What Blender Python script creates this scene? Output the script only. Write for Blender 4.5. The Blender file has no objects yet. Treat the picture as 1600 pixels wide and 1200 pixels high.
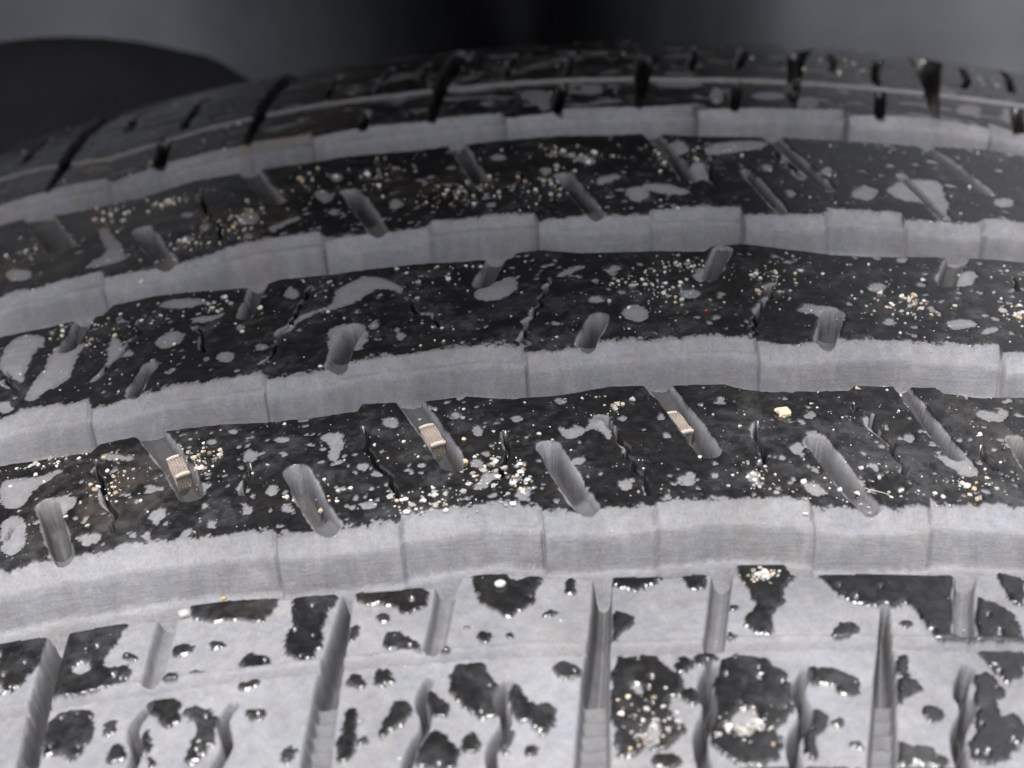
import bpy, math, random
import numpy as np

# ---------------------------------------------------------------- camera, sky, sun, exposure
sc = bpy.context.scene
col = sc.collection
cam_d = bpy.data.cameras.new('camera'); cam = bpy.data.objects.new('camera', cam_d); col.objects.link(cam)
sc.camera = cam
CP = (-0.00086, -0.21630, 0.39092)
AR, AU, AF = (0.99843, -0.00253, -0.05591), (0.05157, 0.42947, 0.90161), (-0.02172, 0.90308, -0.42893)
from mathutils import Matrix, Vector
cam.matrix_world = Matrix(((AR[0], AU[0], -AF[0], CP[0]), (AR[1], AU[1], -AF[1], CP[1]), (AR[2], AU[2], -AF[2], CP[2]), (0, 0, 0, 1)))
cam_d.sensor_width = 36; cam_d.lens = 36 * 1.9995
cam_d.clip_start = 0.01; cam_d.clip_end = 100
cam_d.dof.use_dof = True; cam_d.dof.focus_distance = 0.188; cam_d.dof.aperture_fstop = 45

world = bpy.data.worlds.new('World'); sc.world = world; world.use_nodes = True
nt = world.node_tree; nt.nodes.clear()
sky = nt.nodes.new('ShaderNodeTexSky'); sky.sky_type = 'NISHITA'; sky.sun_disc = False
SUN_EL, SUN_AZ = 70, 192      # azimuth clockwise from +Y
sky.sun_elevation = math.radians(SUN_EL); sky.sun_rotation = math.radians(SUN_AZ)
sky.air_density = 1.0; sky.dust_density = 4.0; sky.ozone_density = 1.0
hs = nt.nodes.new('ShaderNodeHueSaturation'); hs.inputs['Saturation'].default_value = 0.25
bg = nt.nodes.new('ShaderNodeBackground'); bg.inputs['Strength'].default_value = 0.12
wo = nt.nodes.new('ShaderNodeOutputWorld')
nt.links.new(sky.outputs[0], hs.inputs['Color']); nt.links.new(hs.outputs[0], bg.inputs['Color']); nt.links.new(bg.outputs[0], wo.inputs['Surface'])
sd = bpy.data.lights.new('sun', 'SUN'); sd.energy = 1.5; sd.angle = math.radians(17); sd.color = (1.0, 0.975, 0.95)
sun = bpy.data.objects.new('sun', sd); col.objects.link(sun)
az = math.radians(SUN_AZ); el = math.radians(SUN_EL)
sdir = Vector((math.sin(az) * math.cos(el), math.cos(az) * math.cos(el), math.sin(el)))
sun.rotation_euler = sdir.to_track_quat('Z', 'Y').to_euler()
sc.view_settings.view_transform = 'Standard'; sc.view_settings.look = 'None'
sc.view_settings.exposure = 1.12; sc.view_settings.gamma = 1.0; sc.view_settings.use_curve_mapping = False
sc.cycles.max_bounces = 6

# ---------------------------------------------------------------- traced wear, cuts and dirt, in millimetres on the tread (around, across)
DATA = {
'edges': {'G1f':[[-73.45,36.5],[-67.21,37.18],[-64.6,37.52],[-58.61,36.09],[-57.22,33.08],[-52.72,35.9],[-50.25,36.7],[-45.48,37.77],[-39.57,38.08],[-39.14,38.72],[-31.37,38.09],[-30.73,35.93],[-25.95,37.09],[-23.94,37.35],[-15.69,36.59],[-14.22,37.28],[-6.23,37.5],[-5.63,34.86],[-0.19,35.72],[2.0,37.8],[10.68,37.28],[12.24,37.16],[18.73,38.6],[19.07,35.75],[24.72,36.98],[32.95,37.76],[38.43,38.62],[38.43,35.48],[43.76,36.93],[49.93,38.41],[51.12,37.61],[57.1,38.58],[57.06,35.78],[61.38,35.09]],'G1n':[[-70.72,25.93],[-65.85,25.82],[-61.84,23.57],[-54.7,22.73],[-49.82,23.24],[-45.16,25.14],[-38.96,24.86],[-29.82,24.55],[-23.79,24.73],[-16.71,24.11],[-6.0,24.9],[1.14,25.29],[8.57,24.83],[11.03,25.18],[18.04,23.86],[26.86,23.77],[35.46,23.65],[45.02,23.77],[54.01,24.87],[58.68,24.07]],'G2f':[[-63.68,-2.82],[-62.15,-2.08],[-58.61,-2.49],[-55.29,-1.95],[-51.96,-1.9],[-51.0,-4.28],[-45.22,-4.61],[-41.63,-4.44],[-38.28,-3.13],[-37.31,-2.03],[-32.97,-1.35],[-26.59,-1.48],[-25.63,-4.34],[-20.47,-4.13],[-17.68,-4.0],[-14.25,-3.98],[-13.74,-2.16],[-7.57,-2.03],[-2.42,-2.42],[-1.95,-4.66],[3.09,-3.82],[7.11,-4.24],[10.27,-4.48],[10.88,-2.74],[16.58,-1.72],[20.61,-2.09],[20.74,-4.27],[25.25,-3.87],[29.74,-3.7],[30.58,-1.82],[38.7,-1.85],[38.75,-4.01],[43.2,-3.54],[47.22,-3.59],[48.23,-1.56],[52.56,-1.77]],'G2n':[[-60.9,-14.73],[-55.91,-15.23],[-49.15,-15.28],[-48.46,-13.11],[-43.94,-12.66],[-37.36,-14.1],[-31.99,-15.14],[-30.02,-13.99],[-23.72,-14.54],[-17.75,-14.2],[-8.97,-14.71],[-4.89,-14.79],[-4.41,-13.47],[-1.8,-13.01],[2.72,-14.49],[8.69,-14.52],[15.51,-14.81],[16.38,-13.42],[19.52,-12.7],[23.03,-13.67],[28.95,-15.2],[32.71,-15.52],[40.63,-14.36],[46.66,-13.86],[49.74,-14.01]],'G3f':[[-56.1,-36.1],[-53.85,-35.11],[-47.29,-35.95],[-46.34,-37.99],[-43.63,-37.21],[-41.56,-36.4],[-37.47,-36.11],[-33.62,-36.18],[-29.61,-36.07],[-29.01,-37.69],[-23.73,-37.55],[-21.01,-35.98],[-15.56,-35.74],[-12.06,-35.36],[-7.36,-35.23],[-4.07,-36.4],[-3.52,-37.68],[0.81,-37.27],[3.13,-36.29],[6.64,-35.49],[8.94,-36.46],[13.49,-35.28],[18.49,-35.61],[18.75,-37.24],[23.33,-37.14],[26.72,-35.9],[33.05,-35.67],[37.5,-35.99],[42.39,-35.69],[42.49,-37.29],[44.54,-37.09]],'G3n':[[-54.04,-45.6],[-44.93,-46.52],[-44.21,-45.25],[-40.02,-44.88],[-33.05,-45.24],[-28.38,-46.05],[-23.99,-46.32],[-19.55,-46.03],[-19.13,-44.8],[-13.62,-45.41],[-9.54,-45.15],[-5.06,-46.29],[-0.6,-46.1],[3.91,-44.96],[8.37,-45.03],[14.69,-45.01],[16.14,-46.0],[18.99,-46.49],[26.17,-46.04],[26.91,-45.03],[34.42,-44.94],[35.13,-45.96],[37.96,-46.49],[42.62,-45.75]],'G4f':[[-50.15,-64.38],[-47.79,-64.27],[-45.92,-63.73],[-40.88,-64.32],[-40.07,-63.99],[-38.15,-63.85],[-35.19,-63.86],[-30.88,-64.42],[-26.02,-64.28],[-25.49,-65.31],[-21.58,-65.6],[-18.68,-65.11],[-14.97,-65.54],[-14.52,-64.41],[-11.43,-64.31],[-6.26,-63.56],[-3.03,-64.48],[-2.56,-65.54],[0.48,-65.63],[3.54,-65.4],[6.69,-65.32],[7.29,-64.51],[10.18,-64.54],[14.95,-64.29],[20.08,-64.76],[20.3,-66.05],[23.28,-66.09],[26.99,-65.96],[30.06,-65.53],[30.64,-64.75],[34.38,-64.67],[38.48,-64.86]],'G4n':[[-48.27,-74.11],[-42.85,-74.48],[-38.94,-74.31],[-34.86,-74.36],[-32.52,-74.54],[-32.23,-73.24],[-28.72,-73.31],[-23.25,-73.91],[-19.84,-74.08],[-15.86,-74.36],[-13.22,-74.16],[-9.8,-74.26],[-9.39,-73.1],[-5.85,-73.25],[-1.99,-74.17],[2.71,-74.36],[7.38,-74.61],[12.73,-74.23],[13.14,-73.27],[17.17,-73.31],[17.39,-74.52],[22.67,-74.47],[30.54,-74.34],[34.59,-73.76],[36.48,-74.34]],'NT':[[-46.74,-82.6],[-41.44,-82.55],[-36.2,-82.46],[-30.99,-82.47],[-25.83,-82.45],[-15.6,-82.47],[-5.47,-82.5],[4.57,-82.92],[14.61,-82.81],[24.68,-82.61],[34.81,-82.5]],'FT':[[-60.06,45.32],[-46.5,50.75],[-34.09,52.51],[-18.91,51.91],[0.42,52.52],[12.62,51.81],[30.01,51.16],[47.52,50.87],[65.52,51.55]]},
'slots': [[[[-47.61,-54.49],[-45.39,-61.17],[-42.76,-67.83]],2.17,4],[[[-24.58,-55.42],[-22.56,-61.09],[-19.64,-67.74]],2.42,4],[[[-1.88,-55.12],[-0.18,-60.92],[2.29,-67.67]],2.18,4],[[[21.95,-55.04],[23.65,-61.15],[25.97,-67.63]],2.18,4],[[[40.18,-53.73],[41.08,-61.83]],1.8,4],[[[-39.68,-44.28],[-36.09,-51.11],[-34.07,-56.24]],2.61,3.5],[[[-14.99,-44.07],[-12.09,-51.58],[-10.5,-56.35]],2.36,3.5],[[[8.42,-44.29],[10.82,-51.68],[12.16,-56.28]],2.27,3.5],[[[31.17,-44.26],[32.64,-51.19],[34.02,-56.29]],1.59,3.5],[[[-41.48,-30.05],[-42.34,-33.86],[-42.46,-39.29]],1.65,3.5],[[[-20.96,-28.72],[-21.79,-32.78],[-22.34,-38.68]],2.45,3.5],[[[3.75,-30.47],[2.52,-34.32],[1.73,-38.95]],2.16,3.5],[[[26.89,-29.82],[26.12,-33.02],[24.67,-39.08]],2.32,3.5],[[[-32.08,-14.27],[-32.68,-21.39]],1.85,3],[[[-51.09,-13.69],[-51.77,-21.34]],2.29,3],[[[-6.25,-13.32],[-7.91,-20.11]],2.09,3],[[[17.54,-14.13],[15.58,-20.86]],2.04,3],[[[43.39,-11.91],[41.81,-15.7],[40.17,-20.64]],2.22,3],[[[-48.96,9.75],[-46.47,3.18],[-42.15,-7.87]],2.6,3.5],[[[-23.91,11.05],[-21.75,3.73],[-18.34,-7.97]],2.35,3.5],[[[1.17,10.03],[3.15,2.07],[5.48,-7.35]],2.11,3.5],[[[22.52,10.48],[23.95,3.43],[26.02,-7.29]],1.36,3.5],[[[40.95,11.31],[42.18,4.87],[43.95,-6.27]],1.3,3.5],[[[-66.03,26.96],[-59.21,10.6]],3.72,3],[[[-38.06,26.19],[-33.17,11.54]],2.42,3],[[[-11.81,25.16],[-8.58,10.82]],2.18,3],[[[12.45,25.09],[14.6,14.68],[15.55,7.65]],1.89,3],[[[27.13,24.07],[29.37,14.1],[31.23,5.82]],1.77,3],[[[45.74,25.87],[48.31,16.8],[50.31,8.06]],1.78,3],[[[-50.98,32.41],[-52.53,47.73]],2.13,4],[[[-24.45,32.8],[-24.22,45.94]],1.51,4],[[[0.65,32.22],[2.14,50.97]],1.4,4],[[[23.33,33.17],[25.76,50.56]],1.4,4],[[[41.86,32.73],[45.17,49.6]],1.53,4],[[[60.38,33.43],[63.81,49.07]],1.68,4],[[[-33.8,-73.31],[-34.16,-77.5],[-34.36,-81.22]],1.94,1.6],[[[-10.6,-72.79],[-11.08,-77.45],[-11.65,-81.19]],1.92,1.8],[[[11.99,-73.24],[11.11,-78.29],[10.38,-82.45]],1.88,2.2],[[[32.12,-72.87],[31.08,-76.51],[30.4,-80.85]],1.82,2.2]],
'lats': [[[[-18.8,-73.68],[-19.41,-79.33],[-20.0,-84.13],[-20.72,-92.66]],[0.87,1.58,2.06,2.47],3.2,'ladder'],[[[2.11,-73.76],[1.6,-80.07],[0.92,-85.92],[0.25,-94.47]],[1.57,1.73,2.18,2.76],3.2,'ladder'],[[[24.48,-78.3],[23.83,-82.63],[23.27,-86.31],[21.73,-94.92]],[0.62,1.21,1.79,2.2],3.2,'ladder'],[[[-43.11,-73.55],[-43.46,-79.15],[-43.56,-85.94],[-43.61,-89.04]],[1.54,1.83,1.87,1.95],3.2,'ladder'],[[[-39.73,34.05],[-39.84,48.24],[-39.56,63.53],[-37.95,83.99],[-35.63,89.22]],[0.97,1.67,2.22,4.09,6.77],7,'deep'],[[[-15.39,35.25],[-14.86,50.05],[-13.6,64.05],[-11.89,81.84]],[1.26,1.74,2.73,4.63],7,'deep'],[[[11.34,34.42],[12.73,50.64],[14.75,68.49],[16.75,89.25]],[0.98,1.91,2.96,4.2],7,'deep'],[[[31.12,34.64],[33.04,48.35],[35.86,66.1],[39.18,86.09]],[0.85,1.64,2.45,5.03],7,'deep'],[[[50.05,35.66],[52.44,51.12],[57.27,78.73]],[0.97,1.96,5.2],7,'deep'],[[[-66.79,33.54],[-67.13,48.48],[-67.82,63.53],[-67.54,84.44]],[1.13,1.96,2.44,5.94],7,'deep']],
'sipes': [[[[-12.02,-84.77],[-12.84,-86.64],[-11.98,-88.91],[-13.19,-90.89],[-13.75,-93.14]],0.86,1.6],[[[-5.87,-85.56],[-6.69,-87.23],[-5.79,-89.35],[-7.35,-91.71],[-7.14,-93.71]],0.9,1.6],[[[10.01,-84.95],[9.1,-86.87],[9.74,-89.08],[8.38,-91.43],[8.69,-94.54]],1.19,1.8],[[[17.17,-85.72],[16.24,-87.32],[16.97,-89.79],[15.24,-92.14],[15.53,-94.66]],1.09,1.8],[[[29.94,-84.8],[28.78,-87.12],[29.4,-88.97],[27.8,-91.41],[27.95,-94.52]],1.21,1.8],[[[-34.4,-84.48],[-35.55,-86.22],[-34.67,-88.57],[-35.14,-90.29]],0.97,1.6],[[[-27.46,-85.21],[-28.29,-86.82],[-27.41,-89.12],[-28.54,-91.33]],0.94,1.6]],
'cracks': [[[-15.82,-22.74],[-14.57,-26.25],[-12.95,-27.95],[-12.37,-30.26]],[[-0.94,-20.74],[-2.3,-27.11],[-3.77,-31.73],[-3.68,-35.5]],[[-26.15,-16.97],[-27.16,-22.59],[-28.4,-27.93],[-29.57,-33.93]],[[-44.24,-17.49],[-44.26,-23.87],[-45.8,-26.92],[-47.05,-31.36]],[[-37.79,-22.94],[-36.63,-26.07],[-35.97,-29.21]],[[-58.24,-24.26],[-56.98,-27.74],[-55.37,-30.16]],[[22.33,-21.93],[20.41,-27.86],[18.91,-32.83],[18.52,-35.34]],[[47.36,-18.78],[47.32,-21.71]],[[-18.83,-49.21],[-18.18,-52.69],[-16.48,-56.93],[-15.0,-61.68]],[[-5.75,-52.17],[-5.71,-55.74],[-6.12,-59.3]],[[2.79,-50.17],[4.59,-53.65],[5.37,-58.04],[6.96,-62.98]],[[17.09,-52.03],[16.91,-55.3],[16.93,-57.72],[16.66,-59.65]],[[26.3,-48.41],[27.72,-51.76],[28.67,-56.57],[29.7,-61.86]],[[36.64,-55.2],[36.97,-57.27],[37.48,-58.65]],[[-44.13,-48.27],[-42.42,-54.58],[-41.06,-57.55],[-40.08,-60.88]],[[-29.01,-53.11],[-29.1,-55.11],[-29.38,-58.13]],[[-50.5,-57.01],[-50.36,-58.65]],[[-43.56,20.43],[-40.93,10.41],[-39.38,5.77],[-37.92,0.99]],[[-3.99,12.11],[-3.85,8.64],[-4.39,5.86]],[[-10.22,13.58],[-8.68,6.36]],[[19.06,16.12],[18.13,8.31],[18.23,5.42]],[[26.73,17.52],[27.99,12.28],[29.06,8.92]],[[-75.33,56.79],[-75.54,64.14],[-75.45,73.8]],[[-60.13,60.01],[-60.86,69.4],[-59.42,70.55]],[[-50.23,52.36],[-50.98,61.03],[-50.78,71.9]],[[-30.69,54.42],[-30.53,62.15],[-30.27,70.78]],[[-23.5,54.32],[-23.4,61.77],[-22.69,71.31]],[[-5.56,55.42],[-5.25,62.75],[-4.29,73.15]],[[2.74,54.38],[3.48,62.49],[4.2,72.53]],[[19.97,56.11],[21.24,64.34],[22.09,74.76]],[[26.43,58.37],[27.7,64.11],[29.14,73.34]],[[39.95,59.84],[41.7,67.25],[41.95,74.4]],[[45.21,52.26],[46.62,62.53],[49.17,73.54]],[[58.39,57.37],[60.74,65.07],[61.67,74.52]],[[65.59,58.63],[67.61,68.93],[69.53,80.34]],[[-17.99,59.94],[-17.41,64.67],[-17.03,71.88]]],
'wetA': [[[-48.25,-74.2],[-43.24,-74.46],[-43.93,-76.6],[-45.05,-78.34],[-46.01,-79.99],[-47.18,-80.06]],[[-42.74,-74.51],[-38.32,-74.45],[-34.85,-74.44],[-35.59,-75.06],[-37.39,-75.28],[-38.56,-77.01],[-39.15,-78.59],[-37.05,-79.54],[-36.37,-80.26],[-38.13,-81.72],[-39.87,-82.12],[-42.65,-81.94],[-42.85,-78.27],[-42.53,-75.79]],[[-42.39,-83.63],[-38.98,-83.6],[-38.73,-86.33],[-39.36,-88.58],[-40.7,-87.77],[-42.6,-87.46]],[[-34.75,-83.68],[-31.66,-83.58],[-31.84,-85.91],[-32.52,-86.76],[-33.6,-85.22]],[[-31.49,-85.26],[-30.19,-84.96],[-28.75,-86.17],[-28.57,-88.34],[-29.76,-89.73],[-30.64,-90.61],[-30.61,-88.69],[-29.58,-87.24],[-30.87,-85.82]],[[-33.9,-86.26],[-34.34,-87.39],[-32.92,-90.36],[-33.69,-90.24],[-34.5,-87.79]],[[-23.49,-74.35],[-19.83,-74.24],[-19.78,-75.11],[-20.82,-76.43],[-20.53,-79.82],[-21.79,-81.34],[-23.39,-80.46],[-23.67,-79.33],[-23.01,-77.44]],[[-32.16,-73.42],[-28.72,-73.23],[-24.42,-73.95],[-25.33,-75.36],[-26.05,-76.24],[-27.71,-75.48],[-30.57,-75.24],[-31.85,-74.28]],[[-18.56,-74.12],[-13.22,-74.16],[-12.2,-75.63],[-12.39,-76.61],[-14.15,-77.07],[-14.55,-75.87],[-17.55,-75.61]],[[-9.49,-73.09],[-6.33,-73.12],[-5.34,-74.42],[-2.2,-74.15],[-3.58,-75.3],[-3.82,-76.75],[-5.19,-78.22],[-6.57,-77.48],[-8.12,-76.02],[-8.49,-73.93]],[[-15.43,-79.44],[-14.3,-79.44],[-13.09,-80.81],[-12.51,-81.93],[-13.28,-81.28],[-15.58,-81.14]],[[-10.21,-83.96],[-8.9,-83.35],[-7.75,-83.46],[-7.55,-84.49],[-6.67,-85.56],[-6.6,-87.55],[-6.71,-88.6],[-7.8,-88.75],[-8.92,-87.72],[-9.66,-86.7],[-10.41,-85.92]],[[-5.72,-85.64],[-4.79,-86.17],[-4.1,-88.12],[-3.57,-88.41],[-2.62,-88.11],[-2.33,-89.66],[-3.11,-90.92],[-3.96,-90.21],[-4.14,-89.53],[-5.26,-89.45],[-5.77,-88.24]],[[-11.91,-85.77],[-11.15,-86.3],[-10.4,-88.39],[-11.49,-88.66],[-12.04,-87.17]],[[-14.29,-86.48],[-13.54,-86.82],[-13.71,-88.43],[-14.98,-89.21],[-15.9,-90.25],[-14.87,-87.37]],[[-11.87,-89.77],[-10.4,-90.81],[-9.68,-92.78],[-10.03,-93.48],[-12.93,-93.22],[-12.41,-91.03]],[[2.97,-74.3],[7.4,-74.37],[7.11,-75.47],[5.33,-75.85],[2.8,-75.71]],[[2.61,-78.37],[4.02,-78.75],[4.04,-80.14],[2.92,-81.15],[2.42,-81.9]],[[5.11,-74.34],[10.38,-74.25],[10.24,-75.9],[9.43,-76.26],[8.53,-75.21],[5.05,-75.37]],[[13.12,-73.43],[16.94,-73.48],[17.18,-74.52],[18.75,-74.52],[18.68,-75.08],[16.65,-76.02],[16.42,-78.01],[15.28,-78.52],[15.18,-81.28],[14.82,-81.77],[13.07,-80.68],[13.18,-79.6],[14.38,-77.38],[13.75,-75.99]],[[19.14,-74.68],[24.84,-74.58],[30.35,-74.51],[32.21,-77.44],[33.86,-77.49],[35.02,-78.91],[34.23,-85.37],[32.62,-85.98],[31.47,-83.04],[29.79,-82.84],[28.24,-82.14],[27.63,-80.03],[26.71,-77.55],[25.73,-77.58],[25.42,-78.19],[23.35,-77.95],[22.21,-77.67],[20.82,-76.55]],[[34.63,-73.6],[35.2,-73.88],[36.41,-74.67],[35.86,-77.35],[35.07,-77.41],[34.57,-75.98]],[[2.38,-83.62],[4.53,-83.6],[5.63,-83.65],[6.88,-84.91],[7.51,-86.43],[7.03,-87.56],[6.01,-88.71],[6.16,-89.39],[7.03,-90.14],[7.14,-91.21],[5.38,-92.87],[3.98,-92.19],[2.96,-93.22],[2.08,-91.75]],[[10.96,-83.84],[14.24,-83.9],[14.86,-85.11],[15.49,-86.1],[15.65,-87.76],[15.87,-89.18],[15.04,-90.08],[14.22,-90.97],[14.61,-92.25],[13.87,-94.15],[11.03,-93.88],[9.5,-92.84],[9.47,-91.11],[10.31,-89.76],[9.97,-87.66],[10.72,-85.3]],[[17.32,-84.86],[18.89,-85.39],[20.52,-85.84],[21.26,-87.31],[20.42,-88.01],[19.52,-87.76],[19.65,-86.81],[17.97,-86.82],[17.29,-86.37]],[[17.66,-89.31],[18.32,-89.86],[18.06,-90.75],[16.77,-91.86],[17.01,-93.85],[16.35,-92.95],[16.84,-90.1]],[[24.57,-83.71],[25.32,-83.69],[24.76,-85.04],[26.02,-86.51],[25.9,-87.21],[24.38,-87.5],[23.84,-89.13]],[[30.08,-85.38],[31.56,-85.51],[32.34,-87.4],[31.26,-88.21],[31.35,-89.8],[32.88,-89.48],[33.16,-90.84],[32.18,-92.17],[30.74,-93.93],[28.99,-93.77],[28.64,-92.77],[29.48,-91.0],[30.04,-88.94]],[[-35.97,-78.38],[-36.09,-78.67],[-36.46,-78.72],[-36.86,-78.51],[-37.07,-78.15],[-36.95,-77.86],[-36.58,-77.81],[-36.17,-78.03]],[[-31.68,-78.23],[-31.73,-78.71],[-32.15,-79.04],[-32.68,-79.02],[-33.03,-78.67],[-32.98,-78.18],[-32.57,-77.85],[-32.03,-77.87]],[[-28.93,-78.43],[-29.02,-78.62],[-29.27,-78.66],[-29.55,-78.53],[-29.68,-78.29],[-29.59,-78.1],[-29.33,-78.06],[-29.06,-78.2]],[[-25.06,-81.04],[-25.33,-81.5],[-26.05,-81.59],[-26.81,-81.25],[-27.16,-80.7],[-26.89,-80.24],[-26.16,-80.15],[-25.4,-80.49]],[[-30.43,-81.32],[-30.54,-81.45],[-30.83,-81.46],[-31.14,-81.34],[-31.28,-81.17],[-31.17,-81.04],[-30.88,-81.03],[-30.57,-81.15]],[[-25.72,-83.01],[-25.82,-83.26],[-26.2,-83.47],[-26.62,-83.52],[-26.85,-83.39],[-26.75,-83.14],[-26.38,-82.93],[-25.95,-82.88]],[[-32.44,-81.35],[-32.47,-81.69],[-32.76,-81.92],[-33.14,-81.9],[-33.39,-81.64],[-33.36,-81.3],[-33.07,-81.07],[-32.69,-81.09]],[[-36.81,-85.99],[-36.88,-86.38],[-37.16,-86.5],[-37.48,-86.27],[-37.65,-85.83],[-37.58,-85.43],[-37.3,-85.31],[-36.98,-85.54]],[[-24.83,-86.52],[-25.01,-86.85],[-25.51,-86.93],[-26.02,-86.7],[-26.26,-86.3],[-26.07,-85.97],[-25.58,-85.89],[-25.06,-86.12]],[[-35.77,-88.31],[-35.74,-88.84],[-36.12,-89.27],[-36.68,-89.36],[-37.1,-89.05],[-37.13,-88.53],[-36.76,-88.1],[-36.2,-88.0]],[[-22.09,-90.64],[-22.25,-90.95],[-22.66,-91.04],[-23.09,-90.84],[-23.29,-90.48],[-23.13,-90.17],[-22.71,-90.08],[-22.28,-90.28]],[[-17.59,-89.63],[-17.93,-91.3],[-18.44,-91.87],[-18.83,-91.05],[-18.88,-89.26],[-18.55,-87.52],[-18.03,-86.89],[-17.63,-87.79]],[[-17.92,-79.03],[-18.0,-79.43],[-18.21,-79.57],[-18.44,-79.37],[-18.55,-78.94],[-18.48,-78.53],[-18.26,-78.39],[-18.03,-78.6]],[[-17.11,-84.31],[-17.27,-84.76],[-17.7,-84.9],[-18.13,-84.65],[-18.33,-84.16],[-18.17,-83.7],[-17.75,-83.56],[-17.31,-83.81]],[[-14.79,-84.13],[-15.0,-84.57],[-15.54,-84.71],[-16.08,-84.45],[-16.31,-83.94],[-16.11,-83.49],[-15.57,-83.36],[-15.03,-83.62]],[[-10.61,-81.6],[-10.69,-81.95],[-11.03,-82.21],[-11.43,-82.24],[-11.66,-82.01],[-11.58,-81.66],[-11.24,-81.4],[-10.84,-81.37]],[[-7.12,-80.67],[-7.28,-81.1],[-7.68,-81.25],[-8.07,-81.02],[-8.24,-80.55],[-8.07,-80.11],[-7.67,-79.96],[-7.28,-80.19]],[[-0.11,-75.59],[-0.24,-75.85],[-0.53,-75.94],[-0.82,-75.81],[-0.93,-75.52],[-0.8,-75.25],[-0.51,-75.16],[-0.22,-75.3]],[[-1.85,-78.35],[-2.0,-78.55],[-2.32,-78.61],[-2.65,-78.5],[-2.78,-78.28],[-2.64,-78.08],[-2.31,-78.02],[-1.98,-78.13]],[[-15.49,-77.43],[-15.56,-77.58],[-15.75,-77.62],[-15.93,-77.53],[-16.01,-77.36],[-15.94,-77.21],[-15.76,-77.16],[-15.57,-77.26]],[[-8.8,-79.27],[-8.86,-79.36],[-9.0,-79.39],[-9.15,-79.33],[-9.21,-79.22],[-9.15,-79.13],[-9.0,-79.1],[-8.86,-79.16]],[[-5.53,-80.45],[-5.58,-80.55],[-5.69,-80.58],[-5.8,-80.53],[-5.84,-80.43],[-5.79,-80.33],[-5.68,-80.3],[-5.58,-80.35]],[[-0.27,-84.8],[-0.55,-85.25],[-1.19,-85.39],[-1.82,-85.16],[-2.06,-84.67],[-1.78,-84.22],[-1.14,-84.07],[-0.51,-84.31]],[[-8.22,-91.35],[-8.37,-91.91],[-8.71,-92.12],[-9.05,-91.85],[-9.19,-91.27],[-9.04,-90.7],[-8.7,-90.49],[-8.35,-90.76]],[[-5.54,-91.27],[-5.73,-91.83],[-6.14,-92.04],[-6.55,-91.77],[-6.71,-91.18],[-6.53,-90.61],[-6.11,-90.4],[-5.7,-90.68]],[[-3.93,-92.54],[-4.05,-92.73],[-4.33,-92.8],[-4.6,-92.7],[-4.71,-92.49],[-4.59,-92.29],[-4.31,-92.23],[-4.04,-92.33]],[[-16.66,-89.94],[-16.72,-90.14],[-16.96,-90.3],[-17.24,-90.32],[-17.4,-90.19],[-17.34,-89.99],[-17.11,-89.83],[-16.82,-89.81]],[[21.74,-80.48],[21.61,-81.15],[21.05,-81.81],[20.37,-82.06],[19.99,-81.78],[20.11,-81.12],[20.67,-80.46],[21.35,-80.19]],[[27.03,-89.68],[26.7,-89.98],[26.24,-89.95],[25.92,-89.62],[25.92,-89.18],[26.25,-88.88],[26.71,-88.91],[27.04,-89.24]],[[26.68,-93.82],[26.17,-94.18],[25.28,-94.13],[24.54,-93.69],[24.38,-93.13],[24.9,-92.76],[25.79,-92.82],[26.53,-93.26]],[[19.17,-90.45],[19.08,-90.58],[18.9,-90.63],[18.74,-90.58],[18.68,-90.45],[18.77,-90.33],[18.95,-90.27],[19.11,-90.33]],[[12.7,-78.26],[12.61,-78.41],[12.42,-78.48],[12.25,-78.41],[12.19,-78.25],[12.28,-78.09],[12.47,-78.03],[12.64,-78.1]],[[11.96,-81.72],[11.85,-81.92],[11.63,-82.0],[11.42,-81.91],[11.35,-81.71],[11.46,-81.51],[11.68,-81.43],[11.89,-81.52]],[[8.35,-84.16],[8.31,-84.61],[7.97,-85.01],[7.54,-85.14],[7.26,-84.92],[7.3,-84.48],[7.64,-84.08],[8.08,-83.94]],[[10.55,-83.96],[10.27,-84.38],[9.7,-84.54],[9.15,-84.35],[8.95,-83.91],[9.22,-83.49],[9.8,-83.33],[10.35,-83.53]],[[8.72,-87.87],[8.55,-88.26],[8.19,-88.42],[7.86,-88.24],[7.74,-87.84],[7.92,-87.45],[8.28,-87.29],[8.61,-87.47]],[[26.28,-80.23],[26.15,-80.43],[25.92,-80.53],[25.72,-80.45],[25.66,-80.25],[25.78,-80.04],[26.02,-79.95],[26.22,-80.02]],[[-10.51,-92.7],[-10.79,-93.16],[-11.48,-93.29],[-12.16,-93.03],[-12.45,-92.53],[-12.16,-92.07],[-11.48,-91.93],[-10.79,-92.2]],[[24.13,-93.23],[23.91,-93.79],[23.53,-94.02],[23.23,-93.8],[23.17,-93.24],[23.4,-92.68],[23.77,-92.44],[24.08,-92.67]],[[20.26,-92.43],[20.19,-92.55],[20.04,-92.6],[19.91,-92.55],[19.87,-92.43],[19.95,-92.31],[20.09,-92.26],[20.22,-92.31]],[[6.85,-93.66],[6.51,-94.04],[5.76,-94.17],[5.03,-93.98],[4.75,-93.58],[5.09,-93.2],[5.84,-93.06],[6.57,-93.25]]],
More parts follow.
